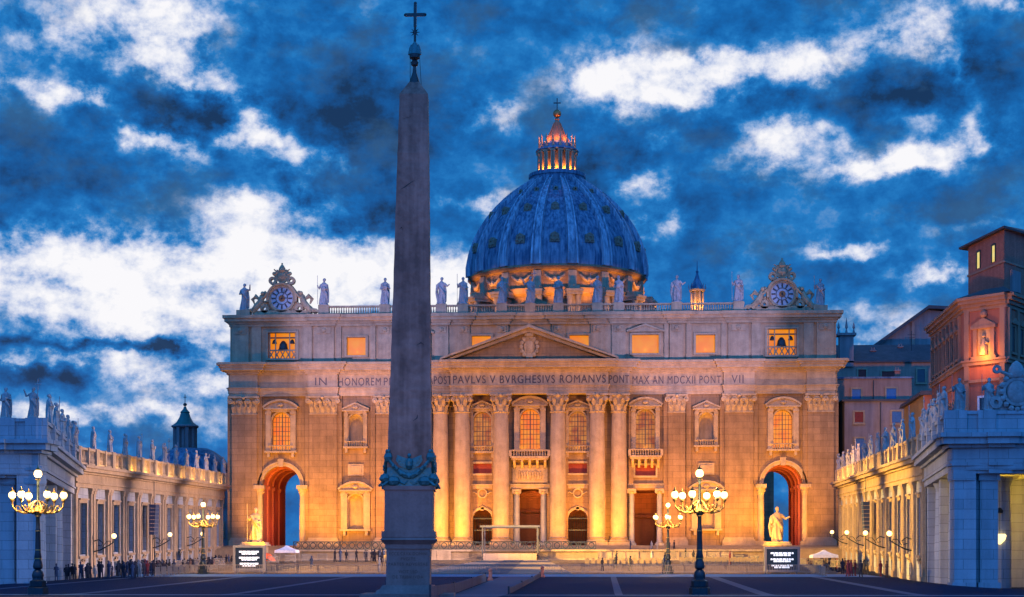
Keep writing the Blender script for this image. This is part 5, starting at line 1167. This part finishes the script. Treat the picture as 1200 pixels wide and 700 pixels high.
b.build('turret_body', GREYW, tu)
ch = thing('chapel', 'high chapel with a steep grey gabled roof behind the palace', 'chapel', (85, 352, 0))
b = MB(); b.prism([(71, 30), (98, 30), (98, 56), (84, 57.5), (71, 48.5)], 364, 400); b.build('wall', GREYW, ch)
b = MB(); b.prism([(69.6, 48.0), (84, 58.3), (99, 57.4), (99, 56.8), (84, 57.6), (70, 47.3)], 362.5, 401); b.prism([(74, 44), (99, 44), (99, 44.6), (74, 44.6)], 361.5, 364); b.build('roof', TILE, ch)
b = MB(); b.box(80.5, 81.2, 363.6, 364, 44.6, 55); b.box(90, 90.7, 363.6, 364, 44.6, 56); b.build('pilaster', OCHRE, ch)
oc = thing('ochre_house', 'yellow ochre house corner rising behind the statues of the right wing', 'building', (74, 290, 0))
b = MB(); M, Lf = face(b, (69.6, 312), (68.6, 288), 2, 31.3); b.build('wall', stone('yellow_plaster', (.50, .30, .10), .2, .3), oc)
b = MB(); M3, Lf3 = face(b, (68.6, 288), (77, 286), 2, 31.3); b.build('front_wall', BRICK, oc); 
b = MB(); b.add([(68.9,313,31.3),(67.9,287.4,31.3),(77.5,285.4,31.3),(79,313,31.3),(69.1,313,32),(68.1,287.4,32),(77.5,285.4,32),(79,313,32)], [(0,3,2,1),(4,5,6,7),(0,1,5,4),(1,2,6,5),(2,3,7,6)]); b.build('roof', TILE, oc)
spot((62, 280, 14), (69.2, 298, 28), 2500, (1, .55, .12), 80, 1, .4)
def chimney(x, y, z, lb):
    t = thing('chimney', lb, 'chimney', (x, y, z)); b = MB(); b.box(x-.5, x+.5, y-.4, y+.4, z-2, z+1.5); b.build('stack', BRICKB, t); b = MB(); b.box(x-.65, x+.65, y-.55, y+.55, z+1.5, z+1.75)
    for k in (-.25, .25): b.lathe([(.16, z+1.75), (.13, z+2.3)], 8, (x+k, y, 0))
    b.build('cap', GREYW, t)
chimney(70, 350, 45.3, 'chimney left on the dark tiled roof beside the church'); chimney(76, 352, 46.3, 'chimney right on the dark tiled roof beside the church'); chimney(71.5, 330, 38.8, 'chimney on the low pinkish building')
for x, y0, z0, z1, nm in ((66.2, 317.8, 4, 33, 'grey stone'), (73.9, 317.8, 4, 33, 'grey stone right'), (66, 324.8, 33.4, 38, 'pinkish')):
    b = MB(); b.tube([(x, y0-.1, z0), (x, y0-.1, z1)], .09, 6); tag(b.build('drainpipe', DBRONZE), 'drainpipe down the %s building beside the church' % nm, 'drainpipe')
b = MB(); b.tube([(78, 350, 46), (78, 350, 51)], .06, 4); b.tube([(77.2, 350, 50.2), (78.8, 350, 50.2)], .04, 4); b.tube([(77.4, 350, 49.6), (78.6, 350, 49.6)], .04, 4); tag(b.build('aerial', IRON), 'thin aerial on the dark roof left of the palace', 'aerial')
# left of the church
house('low_building', 'dim stone building squeezed between the left wing and the church', -76, -58.8, 322, 340, 2, 20.5, GREYW, None, TILE, [(-61.5, 1.4, 14, 16.5, GLASSD), (-61.5, 1.4, 8, 10.5, DIMW)])
bd = thing('domed_building', 'domed building with a green-capped lantern behind the left wing', 'building', (-70.5, 330, 0))
b = MB(); b.box(-98, -64, 322, 345, 0, 17.5); b.box(-100, -83, 318, 345, 0, 19.5); b.build('wall', GREYW, bd)
b = MB(); b.lathe([(8.3, 18), (8.3, 19.5), (7.9, 21.5), (6.6, 23.8), (4.6, 25.2), (3.4, 25.7)], 32, (-69.6, 332, 0)); b.lathe([(9, 19), (8.2, 22), (5, 23.6), (.2, 24.4)], 24, (-88, 330, 0)); b.build('dome', LEAD, bd, True)
SH = Matrix.Translation((-70.9, 332, 0)) @ Matrix.Translation((0, 0, 25.5)) @ Matrix.Diagonal((.76, .76, .65, 1)) @ Matrix.Translation((70.4, -332, -25.5))
b = MB(SH)
for i in range(8): a = 2*PI*(i+.5)/8; M = T(-70.4, 332, 0, a); b.box(2.4, 3.15, -.45, .45, 25.5, 32.5, M); b.box(2.2, 2.36, -.3, .3, 26.5, 31.5, T(-70.4, 332, 0, a+PI/8)); 
b.lathe([(2.3, 25.5), (2.3, 32.5)], 8, (-70.4, 332, 0)); b.lathe([(3.4, 25.4), (3.5, 26.0)], 16, (-70.4, 332, 0)); b.lathe([(3.3, 32.3), (3.7, 32.7), (3.5, 33.1)], 16, (-70.4, 332, 0)); b.build('lantern', GREYW, bd)
b = MB(SH); b.lathe([(3.3, 33.1), (2.3, 34.0), (1.5, 35.6), (1.15, 36.9), (1.3, 37.2), (.5, 38.2), (.3, 39.0)], 16, (-70.4, 332, 0)); b.build('green_cap', stone('green_copper', (.05, .20, .17), .3, 1, .5), bd, True)
b = MB(SH); b.ball((-70.4, 332, 39.6), .55, 10); b.tube([(-70.4, 332, 39.9), (-70.4, 332, 42.8)], .1, 5); b.box(-70.8, -70.0, 331.95, 332.05, 41.8, 42); b.build('finial', DBRONZE, bd)

# ------------------------------------------------------------------ things on the parvis
# information screens
def screen(x0, x1, y, z0, z1, label):
    t = thing('screen', label, 'screen', ((x0+x1)/2, y, z0), 'information screens before the steps')
    b = MB(); b.box(x0, x1, y, y+.6, z0, z0+.28); b.box(x0, x1, y, y+.6, z1-.28, z1); b.box(x0, x0+.28, y, y+.6, z0+.28, z1-.28); b.box(x1-.28, x1, y, y+.6, z0+.28, z1-.28)
    for x in (x0+.4, x1-.4): b.box(x-.1, x+.1, y+.1, y+.5, ground(x, y)-.3, z0); b.box(x-.1, x+.1, y-.6, y+1.6, ground(x, y)+.2, ground(x, y)+.5)
    b.build('frame', FRAMEG, t)
    b = MB(); b.box(x0+.28, x1-.28, y+.12, y+.5, z0+.28, z1-.28); p = b.build('display', SCREEN, t)
    b = MB(); W_ = x1-x0-.56; H_ = z1-z0-.56; rn = random.Random(5)
    for par in range(3):
        for ln in range(2):
            w_ = W_*(.74 if ln == 0 else .55)*(1 if par < 2 else .92); zc = z1-.28-H_*(.2+.29*par)-ln*H_*.095
            xx = (x0+x1)/2-w_/2
            while xx < (x0+x1)/2+w_/2:
                l = rn.uniform(.18, .5); b.box(xx, min(xx+l, (x0+x1)/2+w_/2), y+.09, y+.11, zc-.1, zc+.1); xx += l+.07
    b.build('screen_text', SCRT, p)
screen(-31.0, -27.1, 198, 1.5, 4.55, 'dark information screen with white text lines, left of the steps')
screen(32.7, 36.9, 198, 1.3, 4.35, 'dark information screen with white text lines, right of the steps')
# open frame over the platform in the middle of the steps
st = thing('stage_frame', 'slender white frame over a pale platform at the top of the central ramp', 'platform', (0.4, 259, 3))
b = MB(); b.box(-5.0, 3.6, 256, 261.5, 2.7, 3.95); b.build('platform', PAVE, st)
b = MB()
for x in (-5.0, 3.5): b.box(x-.09, x+.09, 256, 256.2, 2.9, 8.2); b.box(x-.1, x+.1, 261, 261.2, 4.05, 8.2)
b.box(-5.4, 3.9, 255.9, 256.3, 8.0, 8.3); b.box(-5.2, 3.7, 261, 261.25, 7.95, 8.2); b.box(-5.1, -4.9, 256.3, 261, 8.0, 8.2); b.box(3.4, 3.6, 256.3, 261, 8.0, 8.2); b.build('frame', FRAMED, st)
# terrace rail with ring openings
def ring_rail(x0, x1, y, z, label):
    b = MB(); n = max(1, int((x1-x0)/1.25)); s_ = (x1-x0)/n
    b.box(x0, x1, y, y+.2, z, z+.14); b.box(x0, x1, y, y+.2, z+1.15, z+1.3)
    for i in range(n): b.ring(x0+(i+.5)*s_, z+.65, .36, .5, y+.03, y+.17, 0, 2*PI, 16)
    for i in range(n+1): b.box(x0+i*s_-.05, x0+i*s_+.05, y-.02, y+.22, z, z+1.3)
    tag(b.build('railing', IRON), label, 'railing', 'ring railings along the terrace')
ring_rail(-35.8, -19.5, 263, 4.62, 'dark railing of rings on the terrace, left of the obelisk')
ring_rail(-19, -5.6, 263, 4.62, 'dark railing of rings between the obelisk and the white frame')
ring_rail(-5.4, 4, 262.9, 4.62, 'dark railing of rings behind the white frame')
ring_rail(4.3, 12.5, 263, 4.62, 'dark railing of rings right of the white frame')
# pale panels standing on the landing
for x0, x1, z1, lb in ((-16.8, -10.4, 4.35, 'pale low screen panel on the landing between obelisk and white frame'), (12.9, 34, 4.2, 'long pale low screen panel on the landing right of the white frame')):
    b = MB(); n = int((x1-x0)/2.1)
    for i in range(n): a = x0+(x1-x0)*i/n; b.box(a+.03, a+(x1-x0)/n-.03, 261.6, 261.75, 2.95, z1); b.box(a-.03, a+.03, 261.5, 261.85, 2.9, z1+.1)
    tag(b.build('low_partition', TRIM), lb, 'partition')
# tents
def tent(x, y, z, w_, h, mat, label):
    t = thing('tent', label, 'tent', (x, y, z)); b = MB(); hw = w_/2; pr = [(1, 0), (.97, .35), (.55, .55), (.25, .78), (.06, 1.0)]
    vs = []; 
    for k, zz in pr: vs += [(x-hw*k, y-hw*k, z+h*.55+h*.45*zz), (x+hw*k, y-hw*k, z+h*.55+h*.45*zz), (x+hw*k, y+hw*k, z+h*.55+h*.45*zz), (x-hw*k, y+hw*k, z+h*.55+h*.45*zz)]
    b.add(vs, [(4*j+i, 4*j+(i+1) % 4, 4*j+4+(i+1) % 4, 4*j+4+i) for j in range(4) for i in range(4)]+[(16, 17, 18, 19)]); b.build('canopy', mat, t)
    for sx in (-1, 1):
        for sy in (-1, 1): b = MB(); b.tube([(x+sx*hw*.95, y+sy*hw*.95, z-.5), (x+sx*hw*.95, y+sy*hw*.95, z+h*.6)], .06, 6); b.build('pole', STEEL, t)
tent(-33.6, 246, 2.6, 3.2, 2.5, WHITE, 'small peaked pale tent left, beside the orange shelter'); tent(46.2, 247, 1.8, 3.8, 2.6, WHITE, 'small peaked white tent at the right end of the church')
os_ = thing('shelter', 'rounded orange shelter on the left beside the peaked tent', 'shelter', (-37, 244, 2)); b = MB()
b.lathe([(1.9, 0), (1.85, .7), (1.5, 1.3), (.9, 1.7), (.1, 1.85)], 18, (-36.8, 244, 2.2)); b.build('shell', ORANGE, os_, True)
b = MB(); b.ring(-36.0, 2.4, .55, .7, 242.2, 242.4, 0, PI, 12); b.box(-36.6, -35.4, 242.3, 242.5, 2.2, 2.5); b.build('opening', DBRONZE, os_)

# people
def person_mesh(seed, mat):
    r = random.Random(seed); b = MB(); st_ = r.uniform(.03, .14)
    for sx in (-1, 1): b.tube([(sx*.09, sx*st_, 0), (sx*.09, sx*st_*.6, .45), (sx*.08, 0, .86)], [.06, .07, .095], 7); b.ball((sx*.09, sx*st_-.06, .04), .07, 6, sy=1.5, sz=.6)
    b.lathe([(.17, .72), (.17, .9), (.155, 1.05), (.19, 1.3), (.2, 1.4), (.08, 1.48), (.055, 1.56)], 12, sy=.68)
    for sx in (-1, 1):
        if r.random() < .5: b.tube([(sx*.19, 0, 1.4), (sx*.25, .02, 1.14), (sx*.23, -.06, .88)], [.06, .05, .035], 6)
        else: b.tube([(sx*.19, 0, 1.4), (sx*.25, 0, 1.14), (sx*.12, -.24, 1.12)], [.06, .05, .035], 6)
    b.ball((0, -.01, 1.65), .1, 10, sz=1.2); b.ball((0, .02, 1.68), .105, 8)
    return remesh(b, 'person', mat, .032)
PM = [person_mesh(i, CLOTHD[m]) for i, m in enumerate((0, 1, 0, 2, 0, 3, 1, 4))]
def person(x, y, z, k, label, group):
    o = bpy.data.objects.new('person', PM[k % len(PM)]); C.objects.link(o); o.location = (x, y, z); o.rotation_euler = (0, 0, random.uniform(0, 6.28)); s = random.uniform(.94, 1.08); o.scale = (s, s, s)
    tag(o, label, 'person', group)
# queue along the left wing
for i in range(240):
    u = random.uniform(-24, 100); v = random.uniform(4, 13); p = ML @ Vector((u, -v, 0)); k = random.choice((0, 0, 1, 2, 4, 6, 3, 0, 2, 4, 7 if random.random() < .4 else 0, 5 if random.random() < .3 else 2))
    person(p.x, p.y, ground(p.x, p.y), k, 'visitor in dark clothes in the queue along the left wing' , 'people queueing along the left wing')
for i in range(34):
    u = random.uniform(-4, 92); v = random.uniform(3.5, 9); p = MR @ Vector((u, -v, 0)); k = random.choice((0, 3, 5, 2, 0, 3, 4))
    person(p.x, p.y, ground(p.x, p.y), k, 'visitor standing along the foot of the right wing', 'people along the right wing')
for i in range(16):
    x = random.uniform(-25.5, -17.5); y = random.uniform(236, 240); person(x, y, 2.65, random.choice((0, 2, 1, 4)), 'dark-clothed visitor in the group on the steps left of the obelisk', 'people on the steps left of the obelisk')
for i in range(8):
    x = random.uniform(18, 26); person(x, 288+random.random()*1.5, 4.6, random.choice((0, 7, 1, 3)), 'visitor on the terrace before the right-hand church door', 'people before the right church door')

# chairs stacked in rows on the steps
def chair():
    t = thing('chair', 'plain ochre chair in the block of seats left of the obelisk', 'chair', group='chairs left of the obelisk')
    b = MB(); b.box(-.24, .24, -.24, .24, .44, .49); b.build('seat', CHAIRM, t); b = MB(); b.box(-.24, .24, .21, .25, .55, .95); b.build('backrest', CHAIRM, t)
    for sx in (-1, 1):
        for sy in (-1, 1): b = MB(); b.box(sx*.21-.02, sx*.21+.02, sy*.21-.02, sy*.21+.02, 0, .44 if sy < 0 else .56); b.build('leg', STEEL, t)
    return t
c0 = chair(); first = True
for r in range(3):
    for i in range(7):
        o = c0 if first else copy_tree(c0); first = False
        o.location = (-17.3+.62*i, 234.5+1.0*r, 2.66); o.rotation_euler = (0, 0, random.uniform(-.1, .1))
def tread(y): return 1.25+1.65*max(0, min(11, int((y-200)/50*12)))/11
for r_ in range(4):
    for i in range(14):
        for blk, (bx, lb, gr) in enumerate(((11.5, 'plain ochre chair in the block of seats behind the lamp posts', 'chairs behind the lamp posts'), (24.5, 'plain ochre chair in the block of seats near the right screen', 'chairs near the right screen'))):
            o = copy_tree(c0); y = 219.2+2.1*r_+6*blk; o.location = (bx+.8*i, y, tread(y)+.01); o.rotation_euler = (0, 0, random.uniform(-.08, .08)+PI); o['label'] = lb; o['group'] = gr
for i in range(26):
    x = random.uniform(-30, 33); y = random.uniform(204, 248)
    if -9.5 < x < 10: continue
    person(x, y, tread(y)+.005, random.choice((0, 1, 2, 5, 7)), 'visitor walking on the broad steps of the parvis', 'people scattered over the steps')
# crowd barriers
def barrier():
    t = thing('crowd_barrier', 'steel crowd barrier in the line before the steps', 'barrier', group='crowd barriers before the steps')
    b = MB(); b.tube([(-1.15, 0, .1), (-1.15, 0, 1.05), (1.15, 0, 1.05), (1.15, 0, .1)], .045, 5); b.tube([(-1.15, 0, .25), (1.15, 0, .25)], .04, 5); b.build('rail', STEEL, t)
    b = MB()
    for i in range(1, 12): b.box(-1.15+2.3*i/12-.022, -1.15+2.3*i/12+.022, -.015, .015, .25, 1.05)
    b.build('bars', STEEL, t)
    for x in (-.9, .9): b = MB(); b.tube([(x, -.3, .02), (x, 0, .18), (x, .3, .02)], .025, 4); b.build('foot', STEEL, t)
    return t
b0 = barrier(); first = True
def put_barrier(x, y, z, rz, lb, gr):
    global first
    o = b0 if first else copy_tree(b0); first = False; o.location = (x, y, z); o.rotation_euler = (0, 0, rz); o['label'] = lb; o['group'] = gr
x = -40.5
while x < 41:
    if not (1.5 < x < 7.2): put_barrier(x, 194.6, ground(x, 194.6)+.03, 0, 'steel crowd barrier in the long line before the steps', 'crowd barriers before the steps')
    x += 2.4
for i in range(12):
    t_ = i/11; xx, yy = lerp(-41, -22, t_), lerp(212, 250, t_); put_barrier(xx, yy, step_z(yy)+.18, math.atan2(38, 19), 'steel crowd barrier in the slanting line on the left part of the steps', 'slanting barriers on the left steps')
for i in range(12):
    t_ = i/11; xx, yy = lerp(43, 24, t_), lerp(212, 250, t_); put_barrier(xx, yy, step_z(yy)+.18, -math.atan2(38, 19), 'steel crowd barrier in the slanting line on the right part of the steps', 'slanting barriers on the right steps')
for i in range(34):
    u = -18+i*3.3; p = ML @ Vector((u, -14, 0)); put_barrier(p.x, p.y, ground(p.x, p.y), math.atan2(103, -5.8), 'steel crowd barrier along the queue at the left wing', 'crowd barriers along the left wing')
for i in range(26):
    u = 0+i*3.6; p = MR @ Vector((u, -11, 0)); put_barrier(p.x, p.y, ground(p.x, p.y), math.atan2(106, 6.3), 'steel crowd barrier along the foot of the right wing', 'crowd barriers along the right wing')
# pale planked barriers flanking the path right of the obelisk
def plank(p0, p1, h, label, n):
    t = thing('board_fence', label, 'fence', (p0[0], p0[1], ground(*p0))); A, B_ = Vector((*p0, 0)), Vector((*p1, 0)); Lf = (B_-A).length; dv = (B_-A).normalized(); a = math.atan2(dv.y, dv.x)
    b = MB()
    for i in range(n):
        q0 = A+dv*(Lf*i/n+.03); q1 = A+dv*(Lf*(i+1)/n-.03); z = ground(q0.x, q0.y); z2 = ground(q1.x, q1.y); w_ = Vector((-dv.y, dv.x, 0))*.05
        b.add([(q0-w_)+Vector((0,0,z+.08)), (q1-w_)+Vector((0,0,z2+.08)), (q1-w_)+Vector((0,0,z2+h)), (q0-w_)+Vector((0,0,z+h)), (q0+w_)+Vector((0,0,z+.08)), (q1+w_)+Vector((0,0,z2+.08)), (q1+w_)+Vector((0,0,z2+h)), (q0+w_)+Vector((0,0,z+h))], [(0,1,2,3),(4,7,6,5),(3,2,6,7),(0,3,7,4),(1,5,6,2),(0,4,5,1)])
    b.build('board', STRIP, t); b = MB()
    for i in range(0, n+1, 8): q0 = A+dv*(Lf*i/n); z = ground(q0.x, q0.y); b.box(q0.x-.07, q0.x+.07, q0.y-.07, q0.y+.07, z-.1, z+h+.12)
    b.build('post', IRON, t)
plank((2.45, 106), (2.35, 158), .82, 'pale board fence along the left edge of the path, right of the obelisk', 24)
plank((6.6, 122), (6.9, 176), .5, 'pale low board fence along the right edge of the path, right of the obelisk', 24)
for i, (x, y) in enumerate(((2.35, 165), (7.0, 180))):
    b = MB(); z = ground(x, y); b.lathe([(.3, 0), (.3, .15), (.2, .25), (.16, .9), (.24, 1.0), (.1, 1.2)], 10, (x, y, z)); tag(b.build('bollard', BRICKB), 'short reddish bollard at the %s side of the path end' % ('left', 'right')[i], 'bollard')
